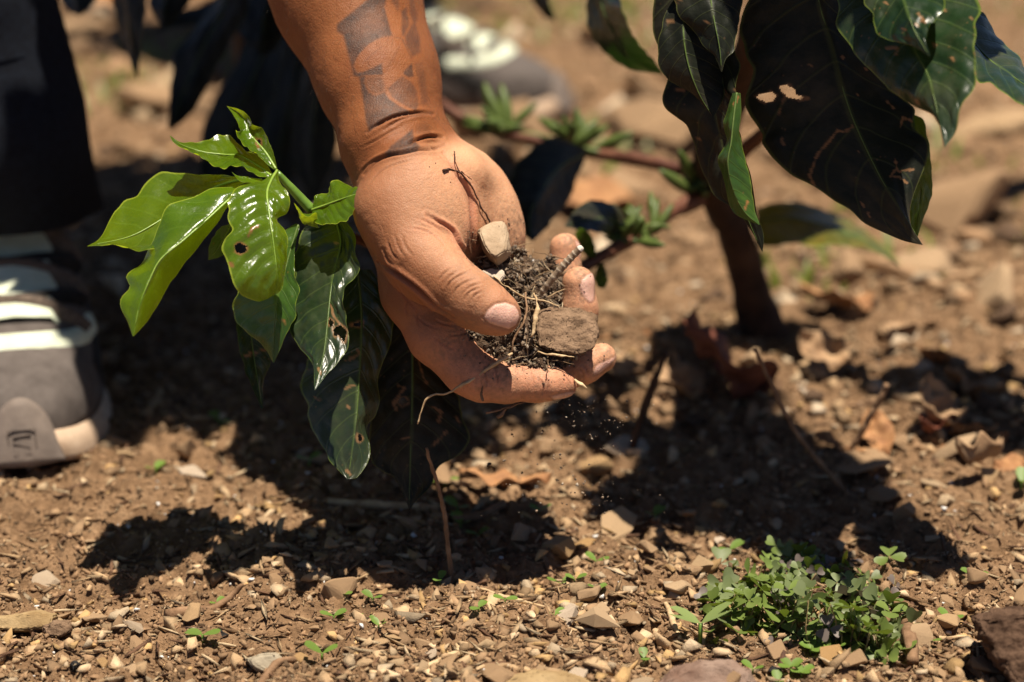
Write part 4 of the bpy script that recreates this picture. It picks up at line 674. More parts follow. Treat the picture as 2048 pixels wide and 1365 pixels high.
LIT += [at(x, y, dz) for x, y, dz in ((1010, 258, 37), (1155, 285, 34), (1385, 375, 28), (1290, 462, 23.5), (1240, 495, 22), (1330, 430, 25), (1100, 290, 35))] + [ground_at(x, y) for x in (1130, 1200, 1270, 1340, 1410) for y in (300, 380, 460, 540)] + [ground_at(x, y) for x in (1600, 1700, 1800, 1900, 2000) for y in (350, 450, 540, 620)] + [ground_at(x, y) for x, y in ((950, 1010), (1050, 970), (1100, 1030), (1000, 930))]
LIT += [ground_at(x, y) for x, y in ((1640, 700), (1720, 680), (1800, 720), (1700, 790), (1620, 780), (1830, 860), (1760, 950), (1850, 930))] + [ground_at(x, y) for x in (1900, 1960, 2030) for y in (620, 690, 950, 1010)] + [ground_at(x, y) + np.array([0, 0, .01]) for x, y in ((1450, 1160), (1550, 1130), (1650, 1110), (1750, 1160))]
qs_ = np.random.default_rng(3).choice(np.where((facing > .1) & (py > -40))[0], 260); LIT += list(cam2world(hv[qs_]))
LIT = np.array(LIT)
def blocks_lit(p, rad=.062):
    r = LIT - np.asarray(p); t = r @ SV; d = np.linalg.norm(r - t[:, None] * SV, axis=1); return bool(((t > .03) & (d < rad)).any())
def shade_leaf(parent, px, py, hgt, rz, which=0, s=1.0, tilt=(0, 0)):
    p = sun_up(px, py, hgt)
    if blocks_lit(p): return None
    return shading_leaf(parent, p, which, (tilt[0], tilt[1], rz), s)
# unseen leaves added overhead to shade the hanging leaves and the soil
def block_leaf(parent, px, py, dz, k, rz, which=0, s=1.0, tilt=(0, 0)):
    p = at(px, py, dz) - SV * k
    if blocks_lit(p, .055): return None
    return shading_leaf(parent, p, which, (tilt[0], tilt[1], rz), s)
rs = np.random.default_rng(21)
for px_, py_, dz_, k_ in ((1560, 60, 1.5, .10), (1600, 170, 1.2, .13), (1690, 200, 1.0, .14), (1640, 300, 1.0, .16), (1730, 330, .8, .17), (1780, 430, .5, .19), (1560, 250, 1.5, .16), (1430, 40, 0, .10), (1400, 150, 1, .13), (1440, 260, 1, .16), (1390, 60, 1.5, .12), (1470, 330, 1, .18), (1700, 90, 0, .11), (1790, 250, 0, .15), (1500, 150, 1, .14), (1620, 400, 1, .19), (1720, 430, .6, .2), (1500, 400, 1, .19), (1190, 60, 20, .14), (1260, 110, 18, .16),  (1200, 60, 19, .12), (1230, 30, 20, .12), (1700, 470, 29, .34), (1620, 450, 31, .34), (1660, 230, 1, .19), (1760, 360, 1, .21)):
    block_leaf(plant, px_, py_, dz_, k_, rs.uniform(0, 6.28), int(rs.integers(0, 3)), rs.uniform(.9, 1.15), (rs.normal(0, .25), rs.normal(0, .25)))
for px_, py_, h_ in ((1240, 720, .36), (1330, 760, .40), (1420, 820, .42), (1300, 880, .38), (1500, 900, .44), (1400, 960, .40), (1560, 1010, .36), (1680, 1035, .36), (1260, 1000, .42), (1950, 760, .40), (2020, 860, .42), (1900, 840, .38), (1340, 640, .45), (1530, 780, .42), (1240, 1120, .42), (1170, 1060, .44), (1380, 1060, .40), (2040, 720, .45), (1460, 620, .46)):
    shade_leaf(plant, px_, py_, h_, rs.uniform(0, 6.28), int(rs.integers(0, 3)), rs.uniform(.9, 1.2), (rs.normal(0, .2), rs.normal(0, .2)))
for i in range(46):
    block_leaf(plant, rs.uniform(1400, 1800), rs.uniform(20, 460), 1.0, rs.uniform(.2, .5), rs.uniform(0, 6.28), int(rs.integers(0, 3)), rs.uniform(.9, 1.2), (rs.normal(0, .25), rs.normal(0, .25)))
for px_, py_, dz_, k_ in ((1470, 440, 33, .40), (1500, 540, 35, .44), (1520, 640, 37, .48), (1480, 480, 33, .52), (1440, 330, 27, .40), (1520, 690, 38, .55), (1505, 590, 36, .6)):
    p = at(px_, py_, dz_) - SV * k_; shading_leaf(plant, p, int(rs.integers(0, 3)), (rs.normal(0, .2), rs.normal(0, .2), rs.uniform(0, 6.28)), 1.0)  # added out of view to keep the trunk in shade
# ---- second coffee shrub, behind the arm
b2 = ground_at(520, 330); plant2 = empty('coffee_plant', (float(b2[0]), float(b2[1]), 0))
tag(plant2, 'dark out-of-focus coffee shrub hanging behind the forearm and the young shoot', 'shrub')
br([(520, 330, 85), (505, 180, 70), (495, 40, 56), (490, -120, 44), (480, -320, 32), (470, -520, 24)], [1.5, 1.3, 1.1, .9, .7, .5], 'bark', 'trunk', 12, plant2, 40, .001)
br([(490, -130, 44), (420, -150, 40), (330, -140, 36), (240, -120, 32), (150, -130, 28)], [.6, .5, .45, .4, .35], 'redstem', 'branch', 8, plant2)
br([(490, -130, 44), (540, -110, 38), (600, -90, 34), (650, -70, 32)], [.6, .5, .45, .4], 'redstem', 'branch', 8, plant2)
def bl(L, Mr, R, dz, mat='deep', **k): return leaf(plant2, L, Mr, R, [dz + 2, dz + 1, dz, dz - 1], [dz + 2, dz + 3, dz + 2, dz - 1], [dz + 2, dz - 1, dz - 1, dz - 1], mat, nt=40, ns=8, **k)
bl([(235, -130), (222, -40), (228, 20), (248, 92), (272, 155)], [(250, -130), (256, -20), (260, 60), (274, 158)], [(270, -130), (296, -40), (292, 10), (283, 78), (276, 160)], 30)
bl([(470, -120), (430, 0), (385, 60), (352, 105), (343, 160), (335, 255)], [(485, -120), (450, 10), (408, 90), (372, 170), (338, 258)], [(510, -120), (500, 0), (472, 66), (440, 125), (405, 190), (378, 232), (342, 260)], 34)
bl([(560, -80), (510, 20), (470, 130), (430, 190), (405, 260), (398, 330), (430, 400)], [(580, -80), (545, 60), (500, 170), (460, 270), (432, 402)], [(600, -80), (590, 40), (560, 150), (520, 260), (480, 340), (436, 404)], 40)
bl([(620, -60), (560, 90), (520, 200), (505, 300), (530, 420)], [(640, -60), (600, 120), (570, 250), (534, 422)], [(660, -60), (650, 120), (620, 260), (570, 380), (538, 424)], 44)
bl([(650, -60), (610, 130), (585, 240), (590, 330), (625, 400)], [(665, -60), (640, 140), (625, 270), (628, 402)], [(685, -60), (690, 120), (675, 260), (655, 350), (632, 404)], 38)
bl([(330, -110), (305, -30), (300, 15), (325, 52)], [(350, -110), (335, -30), (325, 54)], [(380, -110), (385, -20), (360, 25), (327, 56)], 33)
bl([(130, -100), (115, -30), (125, 10), (155, 32)], [(150, -100), (150, -20), (157, 34)], [(180, -100), (192, -20), (182, 12), (159, 34)], 36)
bl([(500, -100), (440, -20), (400, 10), (345, 20), (310, 60)], [(520, -100), (470, 0), (410, 40), (312, 62)], [(560, -100), (520, 20), (450, 50), (380, 50), (314, 64)], 46)
bl([(540, -60), (480, 20), (470, 60), (520, 110)], [(560, -60), (530, 30), (522, 112)], [(600, -60), (590, 40), (560, 90), (526, 114)], 36)
bl([(1050, -60), (1060, -10), (1085, 30), (1108, 42)], [(1065, -60), (1078, 0), (1110, 44)], [(1085, -60), (1095, -10), (1112, 45)], 40)
for px_, py_, h_ in ((230, 640, .42), (300, 700, .45), (380, 760, .46), (250, 790, .40), (470, 700, .48), (450, 840, .44), (340, 870, .42), (520, 780, .46), (560, 880, .44), (270, 560, .5), (380, 600, .5), (470, 560, .52), (250, 470, .5), (300, 380, .55), (370, 450, .55), (230, 370, .5), (430, 930, .44), (640, 830, .46), (690, 900, .42), (560, 640, .5), (600, 740, .48), (260, 880, .40), (330, 950, .42), (520, 960, .44), (410, 680, .5), (330, 520, .52), (210, 720, .42), (620, 560, .5), (740, 700, .5), (840, 760, .46), (930, 860, .44)):
    shade_leaf(plant2, px_, py_, h_, rs.uniform(0, 6.28), int(rs.integers(0, 3)), rs.uniform(1.0, 1.35), (rs.normal(0, .2), rs.normal(0, .2)))  # added out of view to darken the ground behind the shoot
for px_, py_, h_ in ((1880, 760, .42), (1950, 800, .5), (2020, 790, .45), (1920, 850, .55), (2000, 870, .48), (2045, 900, .6), (1990, 740, .6), (1860, 810, .65), (1560, 960, .5), (1640, 1010, .55), (1720, 1040, .5)):
    shading_leaf(plant, sun_up(px_, py_, h_), int(rs.integers(0, 3)), (rs.normal(0, .2), rs.normal(0, .2), rs.uniform(0, 6.28)), rs.uniform(.7, .95))  # added out of view to darken ground patches on the right
# further unseen leaves added overhead, darkening the ground and blocking sky light
nl = 0
for i in range(2600):
    x, y = rs.uniform(150, 1950), rs.uniform(330, 1090); h_ = rs.uniform(.38, 1.15); p = sun_up(x, y, h_)
    if blocks_lit(p, .07) or nl > 260: continue
    nl += 1; shading_leaf(plant2 if x < 950 else plant, p, int(rs.integers(0, 3)), (rs.normal(0, .3), rs.normal(0, .3), rs.uniform(0, 6.28)), rs.uniform(.9, 1.3))
print('crown leaves', nl)
# ------------------------------------------------------------------ the person: legs and shoes
M['denim'] = simple('dark_denim', (.004, .005, .009), (.009, .013, .022), 300, .85, .5, 900, .001, .2)
M['shoe_mesh'] = simple('grey_shoe_fabric', (.075, .062, .055), (.125, .105, .094), 90, .9, .5, 700, .001, .2)
M['shoe_dark'] = simple('black_shoe_fabric', (.012, .011, .011), (.03, .027, .025), 90, .85, .4, 700, .001, .2)
M['mint'] = simple('pale_mint_panel', (.50, .54, .40), (.66, .70, .55), 60, .7, .3, 400)
M['sole'] = simple('dusty_tan_rubber', (.34, .23, .15), (.52, .39, .28), 60, .8, .4, 300)
M['bumper'] = simple('grey_rubber_bumper', (.12, .095, .08), (.22, .175, .145), 50, .75, .4, 300)
M['lace'] = simple('brown_lace', (.05, .035, .028), (.16, .12, .09), 400, .9, .5, 900)
M['emblem'] = simple('emblem_rubber', (.08, .062, .052), (.13, .10, .085), 90, .8, .3)
def loft(name, st, prof, mat, n=28):
    """st: rows (y, half width, z low, z high); prof(theta) -> unit half section"""
    V, Fs = [], []; st = np.array(st, float); yy = np.linspace(0, 1, 46); S = catmull(st, 46)
    th = np.linspace(0, np.pi, n); ex = .62
    for y, w, z0, z1 in S:
        for a in th: c, s = math.cos(a), math.sin(a); V.append((w * math.copysign(abs(c) ** ex, c), y, z0 + (z1 - z0) * abs(s) ** .8))
        V.append((0, y, z0 - .05))
    k = n + 1
    for i in range(len(S) - 1):
        for j in range(k): Fs.append((i * k + j, i * k + (j + 1) % k, (i + 1) * k + (j + 1) % k, (i + 1) * k + j))
    Fs += [tuple(range(k)), tuple(range((len(S) - 1) * k, len(S) * k))[::-1]]
    return mesh_np(name, np.array(V) / 100, Fs), S
UP = [(0, 1.2, 2.2, 3.6), (-.7, 2.3, 2.0, 4.3), (-2, 3.3, 1.9, 5.1), (-4.5, 4.3, 1.8, 6.0), (-8, 4.8, 1.8, 7.3), (-12, 4.6, 1.8, 9.2), (-15.5, 4.2, 1.8, 11.2), (-18, 4.0, 1.8, 12.0), (-22, 3.8, 1.8, 11.0), (-26, 3.2, 1.8, 9.5), (-27.5, 2.0, 1.8, 8.0)]
SO = [(.9, 1.2, 1.3, 2.3), (.3, 2.5, .8, 2.5), (-1.5, 3.9, .3, 2.6), (-4.5, 4.9, .05, 2.5), (-9, 5.2, 0, 2.4), (-15, 4.4, .1, 2.5), (-21, 4.3, 0, 2.8), (-27, 3.6, .1, 3.1), (-28.5, 2.0, .5, 3.0)]
def strip(name, rows, mat, parent, Sx, lift=.08, wd=.6, ex=.62):
    """band over the upper: rows of (y, theta) along its middle"""
    rows = catmull(np.array(rows, float), 30); V, Fs = [], []; 
    def on(y, a, lf):
        i = np.interp(-y, -Sx[:, 0], np.arange(len(Sx))); w, z0, z1 = [np.interp(i, np.arange(len(Sx)), Sx[:, c]) for c in (1, 2, 3)]; c, s = math.cos(a), math.sin(a)
        return np.array([(w + lf) * math.copysign(abs(c) ** ex, c), y, z0 + (z1 - z0 + lf) * abs(s) ** .8])
    for i, (y, a) in enumerate(rows):
        j, k = max(i - 1, 0), min(i + 1, len(rows) - 1); dy, da = rows[k][0] - rows[j][0], (rows[k][1] - rows[j][1]) * 5; l = math.hypot(dy, da) + 1e-6; ny, na = -da / l * wd, dy / l * wd / 5
        for q in (-1, -.6, 0, .6, 1): V.append(on(min(-.05, y + ny * q), a + na * q, lift * (1 - abs(q) ** 4) if abs(q) < 1 else -.05))
    for i in range(len(rows) - 1):
        for q in range(4): Fs.append((i * 5 + q, i * 5 + q + 1, i * 5 + q + 6, i * 5 + q + 5))
    o = obj(name, mesh_np(name, np.array(V) / 100, Fs), M[mat], parent); return o
def shoe(loc, rz, pitch=0.0):
    me, Sx = loft('shoe', UP, None, None); sh = obj('shoe', me, M['shoe_mesh'], None, loc, (pitch, 0, rz)); sm, _ = loft('sole', SO, None, None)
    obj('sole', sm, M['sole'], sh)
    H = math.pi / 2
    strip('lace_surround', [(-9.5, .55), (-7, .8), (-5.6, 1.1), (-5.0, H), (-5.6, math.pi - 1.1), (-7, math.pi - .8), (-9.5, math.pi - .55)], 'mint', sh, Sx, .25, .75)
    strip('tongue', [(-6.6, H), (-9, H), (-12, H), (-15, H), (-17.5, H)], 'mint', sh, Sx, .45, 1.9)
    strip('side_panel', [(-15, .2), (-12, .45), (-9, .5), (-6, .3)], 'shoe_dark', sh, Sx, .12, 1.1); strip('side_panel', [(-15, math.pi - .2), (-12, math.pi - .45), (-9, math.pi - .5), (-6, math.pi - .3)], 'shoe_dark', sh, Sx, .12, 1.1)
    for y in (-8.2, -11.2, -14.2): strip('lace', [(y - 1.4, .8), (y - .4, 1.2), (y + .2, H), (y + .9, math.pi - 1.2), (y + 1.2, math.pi - .8)], 'lace', sh, Sx, .75, .3)
    for y in (-8.4, -11.4): strip('lace', [(y + 1.2, .8), (y + .9, 1.2), (y + .2, H), (y - .4, math.pi - 1.2), (y - 1.4, math.pi - .8)], 'shoe_dark', sh, Sx, .62, .3)
    # toe bumper rising over the front, with its embossed square emblem
    V, Fs, n, m = [], [], 22, 9; So = catmull(np.array(SO, float), 60)
    for i in range(n):
        a = -.46 + .92 * i / (n - 1)
        for j in range(m):
            u = j / (m - 1); top = 1.7 + 2.7 * (math.cos(a / .46 * math.pi / 2) ** .6 if abs(a) < .459 else 0); z = .9 + (top - .9) * u
            R = (4.55 + .75 - .5 * u * u) * (1 - .12 * u); V.append((R * math.sin(a) * .98, -4.3 + (R + .55 - .55 * u * u) * math.cos(a) * 1.02, z + .25))
    for i in range(n - 1):
        for j in range(m - 1): Fs.append((i * m + j, i * m + j + 1, (i + 1) * m + j + 1, (i + 1) * m + j))
    bp = obj('toe_bumper', mesh_np('toe_bumper', np.array(V) / 100, Fs), M['bumper'], sh); so = bp.modifiers.new('thick', 'SOLIDIFY'); so.thickness = .003; so.offset = -1
    def bar(P, r): 
        P = np.array([(x, -4.3 + (5.70 - .02 * (z - 1) ** 2 - .45 * max(0, (z - 1.6)) * .5) * math.cos(x / 5.0) + .12, z) for x, z in P]) / 100; return tube_np(P, r / 100, 6)
    parts = [bar([(-.75, 1.5), (.75, 1.5), (.75, 3.1), (-.75, 3.1), (-.75, 1.5)], .06), bar([(-.5, 2.85), (.45, 2.75), (.45, 2.4), (-.45, 2.15), (-.45, 1.8), (.5, 1.7)], .07)]; V, Fs, off = [], [], 0
    for v, f in parts: V.append(v); Fs += [tuple(q + off for q in t) for t in f]; off += len(v)
    obj('emblem', mesh_np('emblem', np.vstack(V), Fs), M['emblem'], sh)
    return sh
gl = ground_at(48, 955); sl = shoe((float(gl[0]), float(gl[1]) + .004, .0), math.pi + .22); under(person, sl)
gr_ = ground_at(1095, 248); sr = shoe((float(gr_[0]) + .01, float(gr_[1]) + .02, .0), -math.pi / 2 - .28); under(person, sr)
def trouser(P, R, seed):
    m = 70; C = catmull(np.array(P, float), m); rr = np.interp(np.linspace(0, 1, m), np.linspace(0, 1, len(R)), R); V, Fs = tube_np(C, rr, 40, True); T = np.repeat(C, 40, 0); nrm = (V - T) / (np.linalg.norm(V - T, axis=1)[:, None] + 1e-9)
    V = V + nrm * (.010 * fbm(V * np.array([10, 10, 26]), 3, seed) + .006 * vnoise(V * np.array([14, 14, 60]), seed + 3))[:, None]
    return under(person, obj('trouser_leg', mesh_np('trouser_leg', V, Fs), M['denim']))
ax, ay = float(gl[0]), float(gl[1])
trouser([(ax - .040, ay + .16, .105), (ax - .042, ay + .165, .17), (ax - .060, ay + .175, .26), (ax - .085, ay + .16, .38), (ax - .10, ay + .12, .48), (ax - .09, ay + .22, .54), (ax - .05, ay + .44, .52)], [.056, .058, .054, .062, .075, .09, .095], 7)
bx, by = float(gr_[0]) - .19, float(gr_[1]) + .07
trouser([(bx + .03, by, .10), (bx + .02, by, .2), (bx + .0, by - .01, .38), (bx + .02, by - .03, .48), (bx - .06, by + .12, .52), (bx - .2, by + .3, .5)], [.062, .065, .07, .08, .095, .10], 9)
P = [at(568, -255, 10.8), at(545, -330, 12.2), at(520, -440, 15), at(470, -560, 24), at(420, -640, 40)]
def sleeve():
    C = catmull(np.array(P, float), 30); V, Fs = tube_np(C, np.linspace(.047, .085, 30), 28); T = np.repeat(C, 28, 0); n_ = (V - T) / (np.linalg.norm(V - T, axis=1)[:, None] + 1e-9); V = V + n_ * (.006 * fbm(V * 22, 3, 77))[:, None]; return under(person, obj('sleeve', mesh_np('sleeve', V, Fs), M['denim']))
sleeve()
# ------------------------------------------------------------------ the handful of soil
SG = Grid((-3.4, -5.2, BASE - 2.5), (4.2, 3.4, BASE + 6.8), .075); A = SG.new()
for cx, cy, dz, r in ((1030, 610, 3.6, (1.9, 1.6, 2.0)), (1080, 585, 4.2, (1.2, 1.5, 1.5)), (1045, 560, 3.6, (.8, 1.3, 1.0)), (1106, 590, 5.0, (.75, 1.0, 1.0)), (985, 560, 2.4, (1.0, 1.4, 1.4)), (1000, 660, .8, (1.5, 1.0, 1.2)), (1055, 705, 1.0, (2.0, .85, 1.3)), (1020, 735, .6, (1.9, .42, .9)), (965, 705, .7, (.8, .5, .8)), (1060, 650, 1.8, (1.6, 1.3, 1.4))): ell(SG, A, Q(cx, cy, dz), [(1, 0, 0), (0, 1, 0), (0, 0, 1)], r, .5)
Xs, Ys, Zs = np.meshgrid(*SG.ax, indexing='ij'); near = np.abs(A) < .8; pts = np.stack([Xs[near], Ys[near], Zs[near]], -1); A[near] += (.36 * fbm(pts * 1.5, 3, 401) + .20 * vnoise(pts * 4.2, 402)).astype(np.float32); del Xs, Ys, Zs
sv_, sq_ = surface_nets(A, SG); sv_, sq_ = largest(sv_, sq_); sn_ = vnormals(sv_, sq_); sn_ *= np.sign((sn_ * (sv_ - sv_.mean(0))).sum(1).mean())
M['handsoil'] = simple('handful_soil', (.04, .024, .015), (.15, .095, .06), 260, .95, 1.0, 700, .002, .15, c3=(.2, .135, .09))
soil = obj('soil_handful', mesh_np('soil_handful', cam2world(sv_), sq_), M['handsoil']); tag(soil, 'crumbly dark soil heaped in the palm of the cupped hand', 'soil')
r2 = np.random.default_rng(31); fz = -(sn_ * sv_).sum(1) / np.linalg.norm(sv_, axis=1); ok = np.where((fz > -.15) | (sn_[:, 1] < -.2))[0]
pick = r2.choice(ok, 8000); Pw = cam2world(sv_[pick] + sn_[pick] * r2.uniform(-.02, .10, (len(pick), 1))); S = (.0004 + .0030 * r2.random(len(pick)) ** 5)
pal2 = np.array([(.06, .042, .030), (.12, .085, .058), (.20, .145, .10), (.30, .225, .155), (.16, .125, .095), (.03, .022, .018), (.42, .35, .27)])
cr = scatter('soil_crumbs', crumb_v[:3] + chip_v[:9], Pw, S, pal2[r2.choice(7, len(pick), p=[.10, .22, .28, .14, .20, .02, .04])], M['crumbs'], r2, 1.0); cr['kind'] = 'stuff'; cr.parent = soil
pick = r2.choice(ok, 800); Pw = cam2world(sv_[pick] + sn_[pick] * r2.uniform(.02, .16, (len(pick), 1))); S = .0022 + .011 * r2.random(len(pick)) ** 3.2
fb = scatter('root_fibers', [(V * (1, .55, .7), Fc) for V, Fc in sliver_v], Pw, S, np.array([(.32, .22, .13), (.46, .34, .21), (.18, .115, .065), (.58, .46, .31)])[r2.integers(0, 4, len(pick))], M['crumbs'], r2, .6); fb['kind'] = 'stuff'; fb.parent = soil
Vr, Fr, Cr, off = [], [], [], 0
for i in range(120):                      # dry roots tangled through the heap
    a_ = r2.choice(ok); n0 = sn_[a_]; td = r2.normal(0, 1, 3) * (1, .8, .4); td -= n0 * (td @ n0); td /= np.linalg.norm(td); sd2 = np.cross(n0, td); l = r2.uniform(.6, 2.8); cv = r2.normal(0, .5); ar = r2.uniform(.05, .25)
    u_ = np.linspace(-.5, .5, 9)[:, None]; P_ = sv_[a_] + n0 * (.06 + ar * (1 - 3.2 * u_ ** 2)) + td * u_ * l + sd2 * cv * u_ ** 2 * l + r2.normal(0, .02, (9, 3)); v, f = tube_np(cam2world(P_), np.interp(np.linspace(0, 1, 9), [0, .5, 1], [.4, 1, .3]) * r2.uniform(.00012, .00042), 5); Vr.append(v); Fr += [tuple(q + off for q in t) for t in f]; off += len(v); Cr.append(np.repeat([[(.50, .38, .23), (.34, .23, .13), (.60, .48, .32), (.22, .14, .08)][int(r2.integers(0, 4))]], len(v), 0))
rm_ = mesh_np('dry_roots', np.vstack(Vr), Fr); set_col(rm_, np.vstack(Cr)); dr_ = obj('dry_roots', rm_, M['crumbs']); dr_['kind'] = 'stuff'; dr_.parent = soil
# crumbs clinging to the skin round the heap
hp = []
for cx, cy, rx, ry, n_ in ((1000, 735, 75, 30, 150), (1100, 745, 50, 25, 60), (960, 470, 35, 50, 60), (1030, 470, 30, 40, 50), (960, 690, 40, 30, 70), (1150, 560, 30, 50, 26), (1190, 705, 30, 20, 20), (900, 380, 60, 70, 16)):
    q = np.where((np.abs(px - cx) < rx) & (np.abs(py - cy) < ry) & (facing > .05) & (hn[:, 1] < .35))[0]
    if len(q): hp += list(r2.choice(q, n_))
hp = np.array(hp); cs = scatter('clinging_crumbs', crumb_v, cam2world(hv[hp] + hn[hp] * .012), .0003 + .0010 * r2.random(len(hp)) ** 3, pal2[r2.choice(7, len(hp), p=[.2, .3, .2, .08, .16, .03, .03])], M['crumbs'], r2, 1.0); cs['kind'] = 'stuff'; cs.parent = soil
ghost = r2.choice(ok, 14); gn = scatter('white_granules', crumb_v, cam2world(sv_[ghost] + sn_[ghost] * .1), .0007 + .0011 * r2.random(14), np.array([(.75, .75, .74)] * 14), M['crumbs'], r2); gn['kind'] = 'stuff'; gn.parent = soil
def rock(name, outline, dz, thick, mat, seed, noise=.04, face=.78, sub=3, freq=2.2, parent=None, back=.8, layer=0, skew=(0, 0), lean=.75):
    """solid with the given outline (pixels) at depth dz, its own front face and thickness (cm)"""
    import bmesh
    O = np.array(outline, float); c = O.mean(0); r = np.random.default_rng(seed); pts = [Q(x, y, dz + r.normal(0, .05)) for x, y in O]
    pts += [Q(c[0] + skew[0] + (x - c[0]) * face * r.uniform(.92, 1.05), c[1] + skew[1] + (y - c[1]) * face * r.uniform(.92, 1.05), dz - thick * .42 * r.uniform(.85, 1.1) * (1 + lean * (y - c[1]) / (np.ptp(O[:, 1]) * .5))) for x, y in O]
    pts += [Q(c[0] + (x - c[0]) * back, c[1] + (y - c[1]) * back, dz + thick * .58) for x, y in O]
    bm = bmesh.new()
    for p in cam2world(np.array(pts)): bm.verts.new(p)
    bmesh.ops.convex_hull(bm, input=bm.verts)
    for v in [v for v in bm.verts if not v.link_faces]: bm.verts.remove(v)
    bmesh.ops.dissolve_limit(bm, angle_limit=.15, verts=bm.verts[:], edges=bm.edges[:])
    bmesh.ops.bevel(bm, geom=bm.edges[:], offset=.0006, segments=2, affect='EDGES', clamp_overlap=True); bmesh.ops.triangulate(bm, faces=bm.faces[:])
    for _ in range(sub): 
        le = [e for e in bm.edges if e.calc_length() > .0012]
        if not le: break
        bmesh.ops.subdivide_edges(bm, edges=le, cuts=1, use_grid_fill=False); bmesh.ops.triangulate(bm, faces=[f for f in bm.faces if len(f.verts) > 3])
    bm.normal_update(); V = np.array([v.co for v in bm.verts]); N = np.array([v.normal for v in bm.verts]); d = fbm(V * 100 * freq, 4, seed, .6)
    if layer: d = d * .6 + layer * vnoise(np.stack([V[:, 0] * 60, V[:, 1] * 60, V[:, 2] * 900], -1), seed + 5)
    for v, n_, q in zip(bm.verts, N, d): v.co += Vector(n_ * q * noise / 100)
    me = bpy.data.meshes.new(name); bm.to_mesh(me); bm.free(); me.polygons.foreach_set('use_smooth', np.ones(len(me.polygons), bool)); return obj(name, me, M[mat] if isinstance(mat, str) else mat)
M['palestone'] = simple('pale_tan_stone', (.28, .195, .12), (.44, .33, .22), 90, .8, .5, 500, .001)
M['clod'] = simple('brown_clod', (.13, .08, .048), (.29, .19, .12), 120, .95, .9, 500, .002, .15)
M['whiteshard'] = simple('whitish_shard', (.36, .29, .22), (.52, .44, .35), 100, .8, .4)
tag(rock('pebble', Z1([(619, 482), (650, 462), (690, 440), (745, 438), (766, 472), (764, 520), (781, 572), (772, 603), (715, 648), (682, 622), (650, 570)]), 1.0, 1.5, 'palestone', 3, .03, .74, 4, skew=(-4, -4)), 'pale tan angular stone on the soil beside the thumb base', 'stone')
tag(rock('soil_clod', Z1([(895, 850), (950, 828), (1095, 836), (1172, 872), (1170, 960), (1148, 1008), (1060, 1034), (960, 1000), (880, 985)]), .7, 2.2, 'clod', 4, .085, .88, 6, 3.2, skew=(4, 14), lean=.5), 'brown blocky soil clod resting between the thumb and curled fingers', 'clod')
tag(rock('stone_shard', Z1([(640, 668), (690, 655), (745, 662), (755, 690), (735, 725), (690, 705), (655, 685)]), .6, .7, 'whiteshard', 6, .05, .8, 3), 'small whitish stone shard wedged behind the thumb', 'stone')
def straw(name, pts, r, mat, label=None, cat='twig', rough=.0005, n=6, m=40, group=None):
    C = catmull(np.array(pts, float), m); rr = np.interp(np.linspace(0, 1, m), np.linspace(0, 1, len(r)), r); V, Fs = tube_np(at(C[:, 0], C[:, 1], C[:, 2]), rr / 100, n); V = V + rough * np.stack([fbm(V * 300 + 7 * k, 3, 13 + k) for k in range(3)], -1)
    o = obj(name, mesh_np(name, V, Fs), M[mat])
    if label: tag(o, label, cat, group)
    return o
def z1(p, dz): dz = dz if hasattr(dz, '__len__') else [dz] * len(p); return [(680 + x / 2.275, 250 + y / 2.275, d) for (x, y), d in zip(p, dz)]
def skinline(p, lift): return [(680 + x / 2.275, 250 + y / 2.275, surf_dz(680 + x / 2.275, 250 + y / 2.275, lift)) for x, y in p]
tw = straw('dark_twig', skinline([(520, 120), (528, 170), (550, 218), (598, 280), (640, 370), (685, 442)], .12), [.03, .03, .05, .04, .045, .05], 'darktwig', 'thin dark rootlet lying up across the palm heel')
k2 = straw('side_shoot', skinline([(470, 205), (490, 202), (520, 208), (552, 218)], .12), [.075, .04, .035, .04], 'darktwig'); k2.parent = tw
k3 = straw('side_shoot', skinline([(552, 210), (575, 232), (598, 250)], .14), [.03, .02, .02], 'darktwig'); k3.parent = tw
straw('straw_stalk', z1([(785, 1040), (690, 1100), (620, 1145), (560, 1182), (480, 1222), (400, 1240), (376, 1290), (355, 1362)], [-.9, -1.0, -1.0, -1.1, -1.2, -1.2, -1.1, -1.0]), [.07, .09, .1, .08, .05, .045, .04, .03], 'straw', 'long thin straw hanging down over the index finger', 'straw')
straw('straw_stalk', z1([(700, 1085), (640, 1135), (590, 1165), (548, 1198)], [-.95, -1.05, -1.1, -1.1]), [.05, .07, .07, .03], 'straw', 'short forked straw alongside the long hanging one', 'straw')
straw('wood_splinter', z1([(880, 768), (896, 810), (892, 870), (884, 920), (874, 966)], [-.3, -.7, -.9, -1.0, -1.0]), [.04, .09, .11, .11, .06], 'straw', 'pale upright wood splinter just right of the thumb tip', 'splinter', .0008)
straw('straw_stalk', z1([(700, 690), (770, 745), (850, 790), (930, 800), (995, 828)], [.2, -.1, .1, .3, .5]), [.03, .04, .045, .04, .03], 'straw', 'straw lying on the soil above the thumb', 'straw')
straw('straw_stalk', z1([(840, 760), (850, 830), (835, 900), (800, 960), (780, 1035)], [-.2, -.6, -.9, -1.0, -.9]), [.05, .06, .06, .05, .04], 'twig', 'brown rootlet curving past the thumb tip', 'rootlet')
straw('straw_stalk', z1([(900, 1035), (960, 1045), (1020, 1052), (1066, 1060)], [-.6, -.7, -.6, -.5]), [.03, .05, .05, .02], 'straw', 'straw under the brown clod above the index finger', 'straw')
straw('straw_stalk', z1([(1068, 1162), (1090, 1178), (1122, 1196)], [-.2, -.3, -.3]), [.05, .11, .02], 'straw', 'straw tip sticking out at the index fingertip', 'straw')
straw('straw_stalk', z1([(648, 1190), (640, 1220), (648, 1256)], [-1.2, -1.3, -1.3]), [.03, .06, .05], 'twig', 'stubby straw hanging at the lower knuckle', 'straw')
